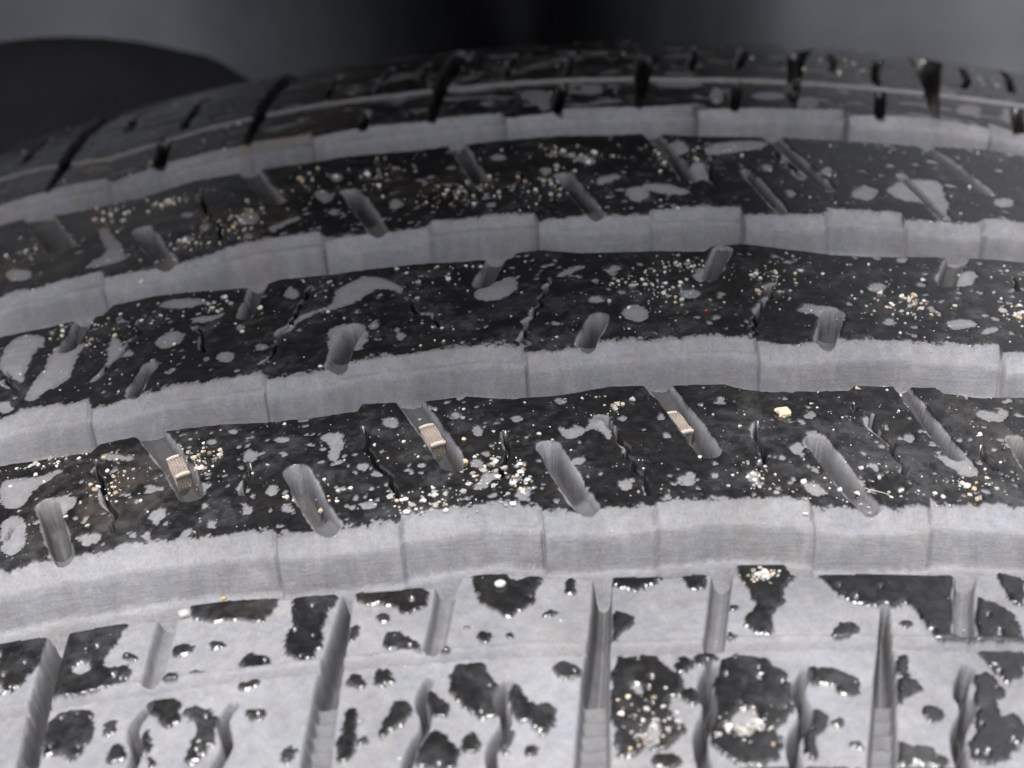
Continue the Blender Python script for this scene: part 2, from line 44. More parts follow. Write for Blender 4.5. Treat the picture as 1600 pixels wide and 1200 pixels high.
'dryA': [[[-39.69,-78.53],[-39.7,-79.24],[-40.21,-79.68],[-40.93,-79.6],[-41.43,-79.04],[-41.43,-78.33],[-40.92,-77.88],[-40.2,-77.96]],[[4.81,-86.9],[4.55,-87.43],[3.98,-87.62],[3.44,-87.37],[3.24,-86.82],[3.51,-86.29],[4.08,-86.09],[4.62,-86.35]],[[14.06,-86.08],[13.9,-86.45],[13.61,-86.59],[13.35,-86.44],[13.27,-86.07],[13.42,-85.71],[13.72,-85.56],[13.98,-85.71]],[[33.48,-80.97],[33.27,-81.48],[32.93,-81.71],[32.68,-81.51],[32.66,-81.01],[32.88,-80.5],[33.21,-80.27],[33.46,-80.46]],[[5.78,-91.34],[5.49,-92.23],[4.92,-92.57],[4.4,-92.18],[4.23,-91.27],[4.52,-90.37],[5.09,-90.01],[5.62,-90.41]],[[13.36,-90.36],[12.9,-91.27],[11.97,-91.63],[11.13,-91.24],[10.84,-90.31],[11.3,-89.39],[12.23,-89.01],[13.09,-89.42]],[[-6.37,-91.38],[-6.45,-91.5],[-6.62,-91.54],[-6.79,-91.47],[-6.86,-91.34],[-6.78,-91.23],[-6.61,-91.19],[-6.44,-91.25]]],
'dry': [[[-53.54,-47.96],[-50.22,-49.18],[-47.57,-48.45],[-47.22,-49.36],[-49.5,-50.65],[-50.19,-54.05],[-51.36,-53.95],[-52.71,-51.89]],[[-48.45,-54.22],[-47.13,-53.5],[-45.02,-53.77],[-44.86,-56.1],[-46.78,-56.71],[-46.82,-58.8],[-48.06,-56.91]],[[-52.01,-55.28],[-49.69,-55.66],[-48.41,-59.76],[-48.91,-61.81],[-50.75,-61.41]],[[-23.3,-49.95],[-20.67,-49.28],[-20.3,-51.38],[-20.99,-54.5],[-21.69,-53.6],[-21.65,-51.54]],[[-0.39,-53.23],[1.83,-52.22],[2.32,-50.13],[3.68,-49.79],[4.13,-53.62],[3.25,-53.99],[2.25,-51.81],[0.67,-53.98]],[[32.61,-55.56],[32.76,-57.54],[34.74,-56.12],[35.6,-58.43],[35.41,-59.95],[34.37,-60.44],[33.34,-59.03],[32.54,-57.87]],[[-60.11,-18.17],[-58.54,-15.5],[-55.61,-16.68],[-54.68,-19.81],[-55.93,-20.28],[-55.16,-28.86],[-56.54,-27.24],[-58.79,-23.99]],[[-51.93,-21.57],[-48.72,-21.96],[-50.36,-22.9],[-50.02,-30.13],[-52.08,-31.32],[-53.63,-33.63],[-54.56,-31.75],[-53.61,-26.44],[-53.4,-20.88]],[[-38.82,-20.84],[-37.89,-20.1],[-36.02,-20.81],[-35.18,-19.86],[-35.38,-21.51],[-37.03,-22.45]],[[-28.93,-27.92],[-26.83,-23.31],[-23.47,-22.76],[-23.4,-18.96],[-21.77,-16.97],[-20.22,-15.57],[-16.51,-19.05],[-16.11,-22.04],[-17.48,-19.94],[-19.96,-19.94],[-21.07,-22.65],[-24.71,-23.95],[-26.63,-24.9],[-27.98,-28.21]],[[-23.52,-32.75],[-23.56,-28.76],[-22.48,-27.29],[-20.19,-27.45],[-19.19,-31.32],[-20.13,-33.88],[-21.14,-32.94]],[[-8.88,-22.49],[-6.24,-20.41],[-4.91,-19.0],[-4.19,-20.75],[-4.6,-23.86],[-6.56,-25.08],[-8.53,-24.74]],[[-54.51,1.43],[-52.15,4.47],[-55.2,12.61],[-54.78,15.02],[-52.18,9.26],[-49.06,1.37],[-50.16,-0.19],[-53.39,0.03]],[[18.49,19.13],[21.09,22.05],[26.46,22.39],[26.45,20.29],[21.46,17.17],[18.53,16.11]],[[38.07,6.0],[41.01,9.94],[44.89,10.86],[45.26,8.45],[44.74,0.2],[42.78,-1.65],[41.92,2.69],[39.1,2.12]],[[24.38,-28.48],[26.49,-28.07],[28.09,-28.56],[27.86,-31.92],[26.68,-31.28],[24.92,-30.22]],[[13.93,-20.82],[14.56,-18.87],[15.26,-20.04],[14.91,-22.46],[14.13,-22.44]],[[20.55,-54.86],[21.46,-53.1],[22.96,-53.94],[23.38,-57.12],[24.42,-59.64],[25.38,-62.55],[24.48,-63.06],[22.45,-57.66],[21.0,-56.65]],[[19.54,-56.15],[20.52,-55.07],[20.78,-56.65],[19.67,-57.4]],[[-47.28,-20.29],[-44.66,-25.64],[-45.6,-27.29],[-46.86,-28.64],[-46.66,-25.84]],[[-41.57,-61.71],[-41.76,-62.32],[-42.45,-62.4],[-43.22,-61.91],[-43.65,-61.11],[-43.46,-60.49],[-42.77,-60.41],[-41.99,-60.91]],[[-40.13,-49.17],[-40.62,-49.33],[-41.9,-48.89],[-43.24,-48.09],[-43.84,-47.41],[-43.34,-47.26],[-42.04,-47.72],[-40.71,-48.5]],[[-37.37,-54.92],[-37.46,-55.49],[-37.86,-55.62],[-38.33,-55.24],[-38.6,-54.57],[-38.51,-54.0],[-38.11,-53.87],[-37.63,-54.25]],[[-36.02,-60.23],[-36.43,-61.05],[-36.94,-61.02],[-37.26,-60.15],[-37.2,-58.94],[-36.8,-58.09],[-36.28,-58.13],[-35.96,-59.02]],[[-32.03,-59.18],[-32.12,-59.58],[-32.44,-59.68],[-32.8,-59.41],[-32.99,-58.95],[-32.9,-58.55],[-32.58,-58.45],[-32.22,-58.71]],[[-31.02,-62.15],[-31.09,-62.53],[-31.36,-62.63],[-31.67,-62.4],[-31.84,-61.95],[-31.76,-61.56],[-31.49,-61.46],[-31.18,-61.7]],[[-28.08,-60.8],[-28.2,-61.19],[-28.55,-61.28],[-28.94,-61.02],[-29.13,-60.56],[-29.02,-60.17],[-28.67,-60.08],[-28.28,-60.34]],[[-26.1,-58.07],[-26.19,-58.55],[-26.5,-58.69],[-26.85,-58.4],[-27.04,-57.86],[-26.95,-57.38],[-26.63,-57.24],[-26.28,-57.53]],[[-25.4,-49.68],[-25.61,-50.11],[-26.2,-50.17],[-26.82,-49.82],[-27.11,-49.27],[-26.91,-48.84],[-26.32,-48.78],[-25.69,-49.13]],[[-25.68,-52.07],[-25.78,-52.35],[-26.06,-52.41],[-26.37,-52.21],[-26.52,-51.87],[-26.43,-51.58],[-26.14,-51.52],[-25.83,-51.72]],[[-18.08,-55.91],[-18.19,-56.26],[-18.51,-56.35],[-18.85,-56.14],[-19.01,-55.74],[-18.89,-55.39],[-18.57,-55.29],[-18.23,-55.51]],[[-16.93,-62.13],[-17.13,-62.43],[-17.64,-62.49],[-18.17,-62.25],[-18.4,-61.87],[-18.2,-61.57],[-17.69,-61.52],[-17.16,-61.75]],[[-24.31,-61.13],[-24.43,-61.51],[-24.78,-61.61],[-25.16,-61.36],[-25.34,-60.91],[-25.23,-60.52],[-24.87,-60.43],[-24.49,-60.68]],[[-16.84,-64.22],[-16.93,-64.54],[-17.16,-64.64],[-17.4,-64.46],[-17.51,-64.11],[-17.43,-63.8],[-17.2,-63.7],[-16.96,-63.87]],[[-32.5,-48.42],[-32.61,-48.72],[-32.94,-48.76],[-33.31,-48.52],[-33.5,-48.14],[-33.39,-47.85],[-33.06,-47.81],[-32.68,-48.05]],[[-28.3,-51.87],[-28.44,-52.53],[-28.93,-52.7],[-29.47,-52.27],[-29.76,-51.51],[-29.62,-50.84],[-29.13,-50.67],[-28.58,-51.1]],[[-15.41,-48.96],[-15.62,-49.65],[-16.2,-49.84],[-16.8,-49.42],[-17.08,-48.64],[-16.87,-47.95],[-16.29,-47.75],[-15.68,-48.17]],[[-9.68,-48.44],[-9.85,-48.91],[-10.26,-49.04],[-10.68,-48.77],[-10.87,-48.25],[-10.7,-47.79],[-10.28,-47.65],[-9.86,-47.92]],[[-7.78,-51.34],[-7.91,-51.8],[-8.24,-51.94],[-8.57,-51.7],[-8.71,-51.21],[-8.58,-50.75],[-8.25,-50.6],[-7.92,-50.85]],[[-4.04,-49.92],[-4.2,-50.3],[-4.57,-50.42],[-4.94,-50.21],[-5.09,-49.79],[-4.93,-49.4],[-4.56,-49.28],[-4.19,-49.5]],[[-0.15,-47.11],[-0.3,-47.42],[-0.64,-47.53],[-0.97,-47.35],[-1.1,-47.0],[-0.95,-46.68],[-0.61,-46.58],[-0.28,-46.76]],[[1.5,-52.45],[1.27,-53.26],[0.58,-53.83],[-0.16,-53.84],[-0.53,-53.28],[-0.31,-52.48],[0.38,-51.9],[1.13,-51.89]],[[1.22,-57.72],[1.04,-58.14],[0.64,-58.29],[0.25,-58.07],[0.1,-57.62],[0.28,-57.2],[0.68,-57.06],[1.07,-57.27]],[[8.82,-50.58],[8.71,-50.89],[8.5,-51.01],[8.3,-50.87],[8.24,-50.55],[8.34,-50.23],[8.56,-50.11],[8.75,-50.25]],[[-17.96,-55.93],[-18.09,-56.28],[-18.46,-56.36],[-18.83,-56.14],[-19.01,-55.74],[-18.87,-55.39],[-18.51,-55.31],[-18.13,-55.53]],[[5.22,-61.63],[5.0,-62.09],[4.52,-62.26],[4.07,-62.03],[3.9,-61.54],[4.12,-61.07],[4.6,-60.9],[5.06,-61.13]],[[10.67,-61.31],[10.42,-61.92],[9.93,-62.16],[9.49,-61.88],[9.34,-61.26],[9.58,-60.64],[10.07,-60.4],[10.52,-60.68]],[[-3.67,-61.55],[-3.64,-62.38],[-3.97,-63.02],[-4.46,-63.1],[-4.84,-62.58],[-4.87,-61.76],[-4.55,-61.11],[-4.05,-61.03]],[[-1.09,-63.63],[-1.2,-63.96],[-1.43,-64.07],[-1.66,-63.91],[-1.75,-63.57],[-1.64,-63.24],[-1.41,-63.13],[-1.18,-63.29]],[[-16.93,-62.13],[-17.15,-62.43],[-17.7,-62.48],[-18.27,-62.24],[-18.52,-61.85],[-18.3,-61.55],[-17.75,-61.51],[-17.18,-61.75]],[[-7.82,-56.94],[-7.96,-57.35],[-8.33,-57.49],[-8.69,-57.26],[-8.84,-56.8],[-8.69,-56.37],[-8.33,-56.24],[-7.97,-56.47]],[[-16.78,-64.42],[-16.88,-64.73],[-17.15,-64.82],[-17.43,-64.64],[-17.56,-64.29],[-17.46,-63.98],[-17.19,-63.89],[-16.91,-64.07]],[[-6.27,-58.48],[-6.44,-59.37],[-7.22,-60.51],[-8.13,-61.24],[-8.66,-61.14],[-8.5,-60.28],[-7.73,-59.14],[-6.81,-58.38]],[[8.98,-53.91],[8.86,-54.21],[8.61,-54.33],[8.38,-54.19],[8.3,-53.88],[8.42,-53.58],[8.67,-53.46],[8.91,-53.6]],[[14.49,-47.77],[14.34,-48.18],[14.08,-48.35],[13.85,-48.17],[13.78,-47.75],[13.92,-47.34],[14.19,-47.17],[14.42,-47.35]],[[22.61,-50.51],[22.41,-50.99],[22.05,-51.2],[21.75,-51.01],[21.67,-50.53],[21.87,-50.04],[22.23,-49.83],[22.53,-50.02]],[[30.92,-54.08],[30.72,-54.56],[30.4,-54.77],[30.15,-54.59],[30.1,-54.14],[30.3,-53.67],[30.62,-53.45],[30.88,-53.63]],[[40.09,-49.9],[39.5,-50.38],[38.41,-50.38],[37.46,-49.89],[37.21,-49.21],[37.8,-48.73],[38.89,-48.74],[39.84,-49.22]],[[16.32,-60.74],[16.08,-61.3],[15.62,-61.52],[15.22,-61.29],[15.1,-60.73],[15.33,-60.17],[15.79,-59.94],[16.2,-60.18]],[[21.95,-63.4],[21.48,-63.73],[20.66,-63.5],[19.97,-62.84],[19.81,-62.13],[20.29,-61.79],[21.12,-62.03],[21.81,-62.7]],[[40.59,-54.76],[40.11,-56.31],[39.6,-56.98],[39.36,-56.4],[39.53,-54.88],[40.02,-53.3],[40.54,-52.59],[40.78,-53.2]],[[-55.17,-33.63],[-55.23,-34.44],[-55.77,-34.55],[-56.49,-33.89],[-56.95,-32.84],[-56.9,-32.01],[-56.35,-31.9],[-55.63,-32.57]],[[-38.99,-24.27],[-39.03,-25.8],[-39.88,-26.83],[-41.04,-26.75],[-41.85,-25.61],[-41.83,-24.07],[-40.98,-23.03],[-39.8,-23.12]],[[-32.8,-31.55],[-32.98,-32.27],[-33.61,-32.4],[-34.32,-31.84],[-34.7,-30.92],[-34.52,-30.18],[-33.89,-30.07],[-33.17,-30.63]],[[-37.53,-16.65],[-38.15,-17.48],[-40.0,-17.5],[-42.01,-16.66],[-43.0,-15.47],[-42.38,-14.65],[-40.5,-14.66],[-38.49,-15.49]],[[-29.83,-30.09],[-29.94,-30.66],[-30.34,-30.78],[-30.8,-30.39],[-31.04,-29.71],[-30.93,-29.14],[-30.53,-29.01],[-30.07,-29.41]],[[-32.5,-24.83],[-32.58,-25.33],[-32.9,-25.45],[-33.27,-25.1],[-33.47,-24.5],[-33.4,-23.99],[-33.08,-23.88],[-32.7,-24.23]],[[-27.47,-18.35],[-27.61,-19.23],[-28.12,-19.44],[-28.7,-18.87],[-29.02,-17.84],[-28.88,-16.96],[-28.37,-16.74],[-27.78,-17.32]],[[-43.83,-26.56],[-44.15,-27.05],[-45.12,-26.91],[-46.2,-26.21],[-46.75,-25.36],[-46.43,-24.87],[-45.44,-25.02],[-44.36,-25.72]],[[-18.31,-28.51],[-18.43,-29.1],[-18.79,-29.27],[-19.17,-28.92],[-19.36,-28.25],[-19.24,-27.65],[-18.88,-27.48],[-18.49,-27.84]],[[8.75,-30.37],[8.19,-31.49],[7.22,-31.59],[6.39,-30.62],[6.19,-29.12],[6.74,-27.98],[7.73,-27.88],[8.56,-28.87]],[[4.44,-26.37],[4.18,-26.99],[3.63,-27.21],[3.1,-26.89],[2.89,-26.22],[3.15,-25.6],[3.7,-25.39],[4.24,-25.71]],[[14.19,-25.57],[13.78,-26.43],[12.93,-26.76],[12.14,-26.37],[11.86,-25.49],[12.27,-24.64],[13.13,-24.3],[13.92,-24.69]],[[6.77,-18.56],[6.51,-19.35],[5.86,-19.86],[5.19,-19.8],[4.9,-19.2],[5.16,-18.41],[5.81,-17.9],[6.48,-17.96]],[[-15.52,-31.74],[-15.66,-32.4],[-16.06,-32.61],[-16.48,-32.22],[-16.68,-31.48],[-16.54,-30.81],[-16.15,-30.6],[-15.72,-30.99]],[[2.35,-17.62],[2.05,-18.43],[1.2,-19.49],[0.29,-20.18],[-0.14,-20.11],[0.16,-19.32],[1.01,-18.27],[1.92,-17.55]],[[16.68,-25.92],[16.47,-26.56],[16.08,-26.83],[15.74,-26.56],[15.65,-25.91],[15.86,-25.26],[16.25,-24.99],[16.59,-25.26]],[[32.86,-31.21],[32.58,-31.85],[32.13,-32.14],[31.76,-31.93],[31.69,-31.33],[31.96,-30.69],[32.42,-30.39],[32.79,-30.61]],[[41.29,-30.89],[40.61,-31.75],[39.35,-32.13],[38.25,-31.81],[37.94,-30.99],[38.61,-30.14],[39.87,-29.75],[40.99,-30.06]],[[43.34,-31.34],[42.96,-32.06],[42.13,-32.81],[41.34,-33.15],[41.05,-32.88],[41.42,-32.17],[42.25,-31.42],[43.05,-31.07]],[[33.44,-23.01],[33.04,-23.84],[32.32,-24.23],[31.71,-23.98],[31.56,-23.21],[31.96,-22.39],[32.68,-21.99],[33.3,-22.25]],[[43.75,-18.51],[43.27,-20.09],[42.27,-21.47],[41.32,-21.84],[40.97,-21.02],[41.43,-19.46],[42.45,-18.06],[43.41,-17.66]],[[25.33,-29.03],[25.01,-29.77],[24.43,-30.1],[23.92,-29.82],[23.79,-29.1],[24.11,-28.35],[24.7,-28.02],[25.21,-28.3]],[[36.9,-15.65],[36.63,-16.18],[36.15,-16.45],[35.75,-16.3],[35.65,-15.83],[35.92,-15.31],[36.4,-15.04],[36.81,-15.18]],[[-60.85,2.45],[-61.08,1.22],[-62.34,1.43],[-63.92,2.99],[-64.91,5.01],[-64.7,6.29],[-63.4,6.04],[-61.8,4.43]],[[-41.7,2.78],[-41.8,1.98],[-42.32,1.88],[-42.96,2.54],[-43.33,3.59],[-43.23,4.41],[-42.71,4.5],[-42.07,3.83]],[[-40.33,6.02],[-40.37,5.15],[-40.72,4.96],[-41.18,5.55],[-41.48,6.59],[-41.45,7.48],[-41.09,7.67],[-40.63,7.07]],[[-42.62,11.29],[-42.84,10.63],[-43.63,10.73],[-44.53,11.53],[-45.01,12.59],[-44.79,13.26],[-43.99,13.15],[-43.09,12.33]],[[-34.44,6.42],[-34.55,4.68],[-35.25,4.26],[-36.13,5.39],[-36.69,7.46],[-36.6,9.25],[-35.89,9.68],[-34.99,8.49]],[[-25.36,17.02],[-25.5,15.89],[-26.03,15.62],[-26.64,16.36],[-26.98,17.7],[-26.84,18.86],[-26.31,19.14],[-25.69,18.37]],[[-29.09,4.47],[-29.5,3.5],[-30.75,2.38],[-32.1,1.79],[-32.77,2.04],[-32.37,2.98],[-31.12,4.09],[-29.76,4.71]],[[-24.92,4.43],[-25.02,3.72],[-25.38,3.55],[-25.78,4.01],[-26.0,4.83],[-25.9,5.55],[-25.55,5.72],[-25.14,5.26]],[[-25.88,9.09],[-26.29,8.26],[-27.17,8.86],[-28.01,10.56],[-28.32,12.39],[-27.91,13.25],[-27.01,12.61],[-26.17,10.88]],[[-34.33,0.2],[-34.43,-0.46],[-34.83,-0.57],[-35.31,-0.08],[-35.58,0.74],[-35.48,1.41],[-35.08,1.53],[-34.6,1.02]],[[-17.44,4.65],[-17.62,3.51],[-18.18,3.19],[-18.79,3.87],[-19.1,5.17],[-18.92,6.33],[-18.35,6.66],[-17.74,5.96]],[[-5.66,18.05],[-5.93,17.23],[-6.58,17.02],[-7.24,17.54],[-7.52,18.5],[-7.26,19.32],[-6.6,19.53],[-5.94,19.0]],[[5.27,14.56],[4.78,13.77],[3.87,14.16],[3.07,15.51],[2.85,17.04],[3.34,17.84],[4.26,17.43],[5.06,16.06]],[[-0.14,11.86],[-0.38,10.75],[-0.92,10.37],[-1.44,10.94],[-1.65,12.13],[-1.41,13.25],[-0.87,13.64],[-0.34,13.06]],[[7.8,9.02],[7.4,7.64],[6.38,6.48],[5.32,6.23],[4.84,7.0],[5.22,8.37],[6.25,9.54],[7.32,9.82]],[[10.93,2.6],[10.4,0.86],[9.34,0.2],[8.37,1.0],[8.04,2.81],[8.56,4.59],[9.64,5.27],[10.62,4.44]],[[15.51,2.94],[14.54,2.12],[12.52,2.54],[10.6,3.98],[9.91,5.59],[10.87,6.4],[12.92,5.94],[14.84,4.51]],[[16.55,19.13],[16.08,17.17],[15.26,16.38],[14.56,17.2],[14.39,19.18],[14.86,21.18],[15.69,22.0],[16.4,21.14]],[[18.09,10.37],[17.55,7.79],[16.73,6.74],[16.09,7.8],[15.99,10.38],[16.52,13.03],[17.36,14.15],[18.02,13.03]],[[25.86,12.09],[25.58,11.24],[25.11,10.86],[24.72,11.18],[24.64,12.0],[24.91,12.86],[25.39,13.24],[25.78,12.92]],[[29.27,8.12],[28.79,7.86],[28.2,8.85],[27.84,10.54],[27.93,11.95],[28.42,12.22],[29.02,11.19],[29.37,9.5]],[[28.61,14.5],[28.2,14.14],[27.67,14.81],[27.33,16.12],[27.38,17.33],[27.79,17.7],[28.33,17.01],[28.67,15.68]],[[37.09,4.52],[36.34,2.58],[35.15,1.66],[34.22,2.25],[34.06,4.03],[34.8,5.98],[36.0,6.95],[36.95,6.34]],[[52.9,5.14],[52.25,3.73],[51.28,2.95],[50.56,3.24],[50.49,4.41],[51.13,5.82],[52.11,6.62],[52.84,6.34]],[[32.64,11.44],[32.33,10.24],[31.94,9.72],[31.68,10.16],[31.72,11.31],[32.02,12.51],[32.42,13.05],[32.68,12.6]],[[32.08,5.05],[31.82,4.25],[31.4,3.89],[31.08,4.16],[31.03,4.92],[31.3,5.72],[31.72,6.1],[32.04,5.82]],[[27.45,2.83],[27.19,2.06],[26.73,1.72],[26.36,2.0],[26.28,2.74],[26.54,3.51],[27.0,3.86],[27.38,3.58]],[[31.93,44.56],[30.97,42.93],[29.06,42.04],[27.31,42.4],[26.73,43.78],[27.66,45.38],[29.58,46.28],[31.36,45.95]],[[35.77,41.59],[34.94,39.32],[33.6,38.2],[32.5,38.84],[32.29,40.89],[33.09,43.18],[34.47,44.37],[35.58,43.7]],[[58.5,46.16],[57.31,43.41],[55.59,41.73],[54.31,42.03],[54.2,44.1],[55.36,46.83],[57.13,48.63],[58.44,48.37]],[[62.58,45.58],[61.49,42.17],[60.48,40.51],[60.09,41.45],[60.56,44.5],[61.67,48.02],[62.76,49.89],[63.13,48.85]],[[0.55,45.1],[-0.13,43.05],[-1.69,42.52],[-3.24,43.8],[-3.88,46.19],[-3.22,48.3],[-1.63,48.85],[-0.06,47.5]],[[-6.85,42.56],[-7.19,41.72],[-8.03,41.59],[-8.87,42.25],[-9.24,43.32],[-8.9,44.17],[-8.06,44.3],[-7.21,43.63]],[[21.17,49.81],[20.01,48.18],[17.52,47.5],[15.14,48.18],[14.23,49.8],[15.36,51.38],[17.87,52.03],[20.29,51.4]],[[7.64,47.42],[7.06,45.48],[5.83,44.83],[4.66,45.84],[4.22,47.95],[4.79,49.95],[6.04,50.63],[7.22,49.57]],[[0.24,41.74],[-0.06,38.56],[-0.66,37.39],[-1.23,38.82],[-1.44,42.12],[-1.15,45.45],[-0.53,46.76],[0.05,45.17]],[[23.13,43.45],[22.55,40.08],[21.82,38.7],[21.36,40.02],[21.42,43.35],[22.0,46.87],[22.76,48.41],[23.23,46.95]]],
'grit': [[-7.14,-58.16,2.84,4.45,90,0.4],[-4.51,-60.48,1.46,1.95,50,0.6],[-34.68,-50.4,2.58,2.83,50,0.5],[-33.3,-51.89,1.4,1.78,40,0.7],[15.23,-74.75,1.25,0.79,70,0.5],[12.22,-90.64,1.84,1.51,60,0.4],[4.56,-90.7,1.93,2.59,60,0.4],[10.1,-23.86,3.9,6.03,110,0.3],[34.95,-27.61,4.03,4.18,90,0.5],[46.06,-27.36,1.4,2.46,40,0.6],[21.92,-23.21,3.96,3.88,50,0.4],[12.47,-18.31,2.66,1.98,40,0.4],[4.3,-49.03,1.75,1.37,20,0.3],[-14.12,-61.14,3.96,1.93,40,0.3],[-47.18,18.21,2.46,1.3,50,0.8],[-37.47,6.97,3.02,5.27,60,0.9],[-30.12,13.6,5.2,6.98,40,0.6],[-20.27,16.75,4.99,4.83,40,1],[-10.76,6.87,4.58,5.57,80,0.9],[2.87,16.94,5.38,3.4,60,0.7],[14.22,14.69,3.8,4.72,40,0.5],[-1.12,7.02,3.72,5.36,60,0.5],[-41.71,1.78,5.28,4.2,60,0.8],[18.34,18.36,4.65,2.5,20,0.3],[-54.13,19.69,4.37,5.26,30,0.9],[-62.23,11.5,4.46,4.88,30,0.8],[-50.72,-18.73,5.01,6.64,60,0.6],[-39.01,-17.41,6.2,4.2,50,0.3],[27.83,-44.49,3.65,1.23,14,0.3],[15.93,-60.74,1.66,1.95,35,0.2],[63.67,66.24,6.36,8.1,20,0.5],[40.61,62.83,6.52,6.98,30,0.5],[-13.89,59.62,7.85,8.23,40,0.5],[-51.74,39.27,9.5,9.66,30,0.7],[23.93,-63.08,6.68,2.26,60,0.1],[34.72,-61.5,3.44,1.96,30,0.3],[-47.48,-46.89,6.24,1.7,40,0.2],[-12.94,-19.07,4.12,3.24,30,0.3],[17.18,27.73,1.6,2.78,5,0.5],[-23.28,-58.98,3.52,2.0,40,0.3],[-11.29,-63.01,4.46,1.32,50,0.1],[-41.58,-52.73,1.98,4.37,60,0.7]],
}


rng = np.random.default_rng(7)
R = 310.0
A1, A2 = 1.30842 * 4, 0.52074 * 4
def radius(w):
    a = np.abs(w) / 90.0
    r = R - A1 * a ** 2 - A2 * a ** 6
    e = np.clip(w - 83.0, 0, 13.5)
    r = r - (14 - np.sqrt(196 - e * e)) * 1.0
    e = np.clip(-w - 98.0, 0, 13.5)
    return r - (14 - np.sqrt(196 - e * e))
def place(s, w, h=0.0):
    th = np.asarray(s) / R; r = radius(np.asarray(w, float)) + h
    return np.stack([r * np.sin(th), np.broadcast_to(w, np.shape(r)) + 0 * th, r * np.cos(th)], -1) * 0.001

# ---------------------------------------------------------------- sampling grid of the tread
S0 = 84.0
s_fine = np.arange(-S0, S0 + .01, 0.11)
ext = [S0]; st = 0.15
while ext[-1] < math.pi * R:
    ext.append(ext[-1] + st); st = min(st * 1.06, 5.0)
ext = np.array(ext[1:]); ext *= 1; ext = ext[:-1].tolist() + [math.pi * R]
s_ax = np.concatenate([-np.array(ext[::-1]), s_fine, ext])
w_l = [-111.0]
while w_l[-1] < 96.4:
    w = w_l[-1]
    w_l.append(w + (0.35 if w < -97 else 0.105 + 0.06 * max(0, min(1, (w + 95) / 150))))
w_ax = np.array(w_l)
NS, NW = len(s_ax), len(w_ax)
Sg, Wg = np.meshgrid(s_ax, w_ax, indexing='ij')
Sg = Sg.astype(np.float32); Wg = Wg.astype(np.float32)

def vnoise(s, w, fs, fw, seed):
    r = np.random.default_rng(seed); T = r.random((256, 256)).astype(np.float32)
    x = s * fs + 1000.3; y = w * fw + 1000.7
    xi = np.floor(x).astype(np.int32); yi = np.floor(y).astype(np.int32)
    fx = x - xi; fy = y - yi; fx = fx * fx * (3 - 2 * fx); fy = fy * fy * (3 - 2 * fy)
    a = T[xi & 255, yi & 255]; b = T[(xi + 1) & 255, yi & 255]; c = T[xi & 255, (yi + 1) & 255]; d = T[(xi + 1) & 255, (yi + 1) & 255]
    return ((a * (1 - fx) + b * fx) * (1 - fy) + (c * (1 - fx) + d * fx) * fy) * 2 - 1
def fbm(s, w, f, seed, n=4, asp=1.0, g=0.55):
    o = 0; a = 1.0; t = 0
    for i in range(n):
        o = o + a * vnoise(s, w, f * asp, f, seed + i); t += a; a *= g; f *= 2.03
    return o / t
def sstep(a, b, x):
    t = np.clip((x - a) / (b - a), 0, 1); return t * t * (3 - 2 * t)
def chaikin(p, closed=True, n=1):
    p = np.array(p, float)
    for _ in range(n):
        if closed:
            q = np.roll(p, -1, 0); p = np.stack([p * .75 + q * .25, p * .25 + q * .75], 1).reshape(-1, 2)
        else:
            a, b = p[:-1], p[1:]; m = np.stack([a * .75 + b * .25, a * .25 + b * .75], 1).reshape(-1, 2)
            p = np.concatenate([p[:1], m[1:-1], p[-1:]]) if len(p) > 2 else p
    return p
def window(p, m):
    p = np.asarray(p)
    return slice(*np.searchsorted(s_ax, [p[:, 0].min() - m, p[:, 0].max() + m])), slice(*np.searchsorted(w_ax, [p[:, 1].min() - m, p[:, 1].max() + m]))
def seg_dist(x, y, p, closed):
    """distance to a polyline, and the position along it"""
    best = np.full(x.shape, 1e9, np.float32); tt = np.zeros(x.shape, np.float32); n = len(p)
    for i in range(n if closed else n - 1):
        a = p[i]; b = p[(i + 1) % n]; d = b - a; L = d @ d + 1e-9
        t = np.clip(((x - a[0]) * d[0] + (y - a[1]) * d[1]) / L, 0, 1)
        q = (x - a[0] - t * d[0]) ** 2 + (y - a[1] - t * d[1]) ** 2
        m = q < best; best = np.where(m, q, best); tt = np.where(m, i + t, tt)
    return np.sqrt(best), tt
def poly_sd(x, y, p):
    d, _ = seg_dist(x, y, p, True); ins = np.zeros(x.shape, bool); n = len(p)
    for i in range(n):
        a = p[i]; b = p[(i + 1) % n]
        if a[1] == b[1]: continue
        c = ((a[1] > y) != (b[1] > y)) & (x < (b[0] - a[0]) * (y - a[1]) / (b[1] - a[1]) + a[0])
        ins ^= c
    return np.where(ins, d, -d)                 # positive inside

# ---------------------------------------------------------------- groove edges
def edge(name, smooth=0):
    p = np.array(DATA['edges'][name]); p = p[np.argsort(p[:, 0])]
    m = np.median(p[:, 1])
    s = np.concatenate([[-2000, p[0, 0] - 12], p[:, 0], [p[-1, 0] + 12, 2000]]); w = np.concatenate([[m, m], p[:, 1], [m, m]])
    v = np.interp(s_ax, s, w)
    if smooth:
        g = np.arange(-S0 - 20, S0 + 20, 0.25); u = np.interp(g, s, w)
        k = np.exp(-0.5 * (np.arange(-60, 61) * 0.25 / smooth) ** 2); k /= k.sum()
        u = np.convolve(np.pad(u, 60, 'edge'), k, 'valid'); v = np.interp(s_ax, g, u)
    return v
E = {k: edge(k)[:, None] for k in DATA['edges']}
ES = {k: edge(k, 3.0)[:, None] for k in DATA['edges']}
s1 = s_ax[:, None].astype(np.float32)
rough_edge = 0.20 * fbm(s1, 0 * s1 + 3, 1.6, 40, 5, 1.0, .7)

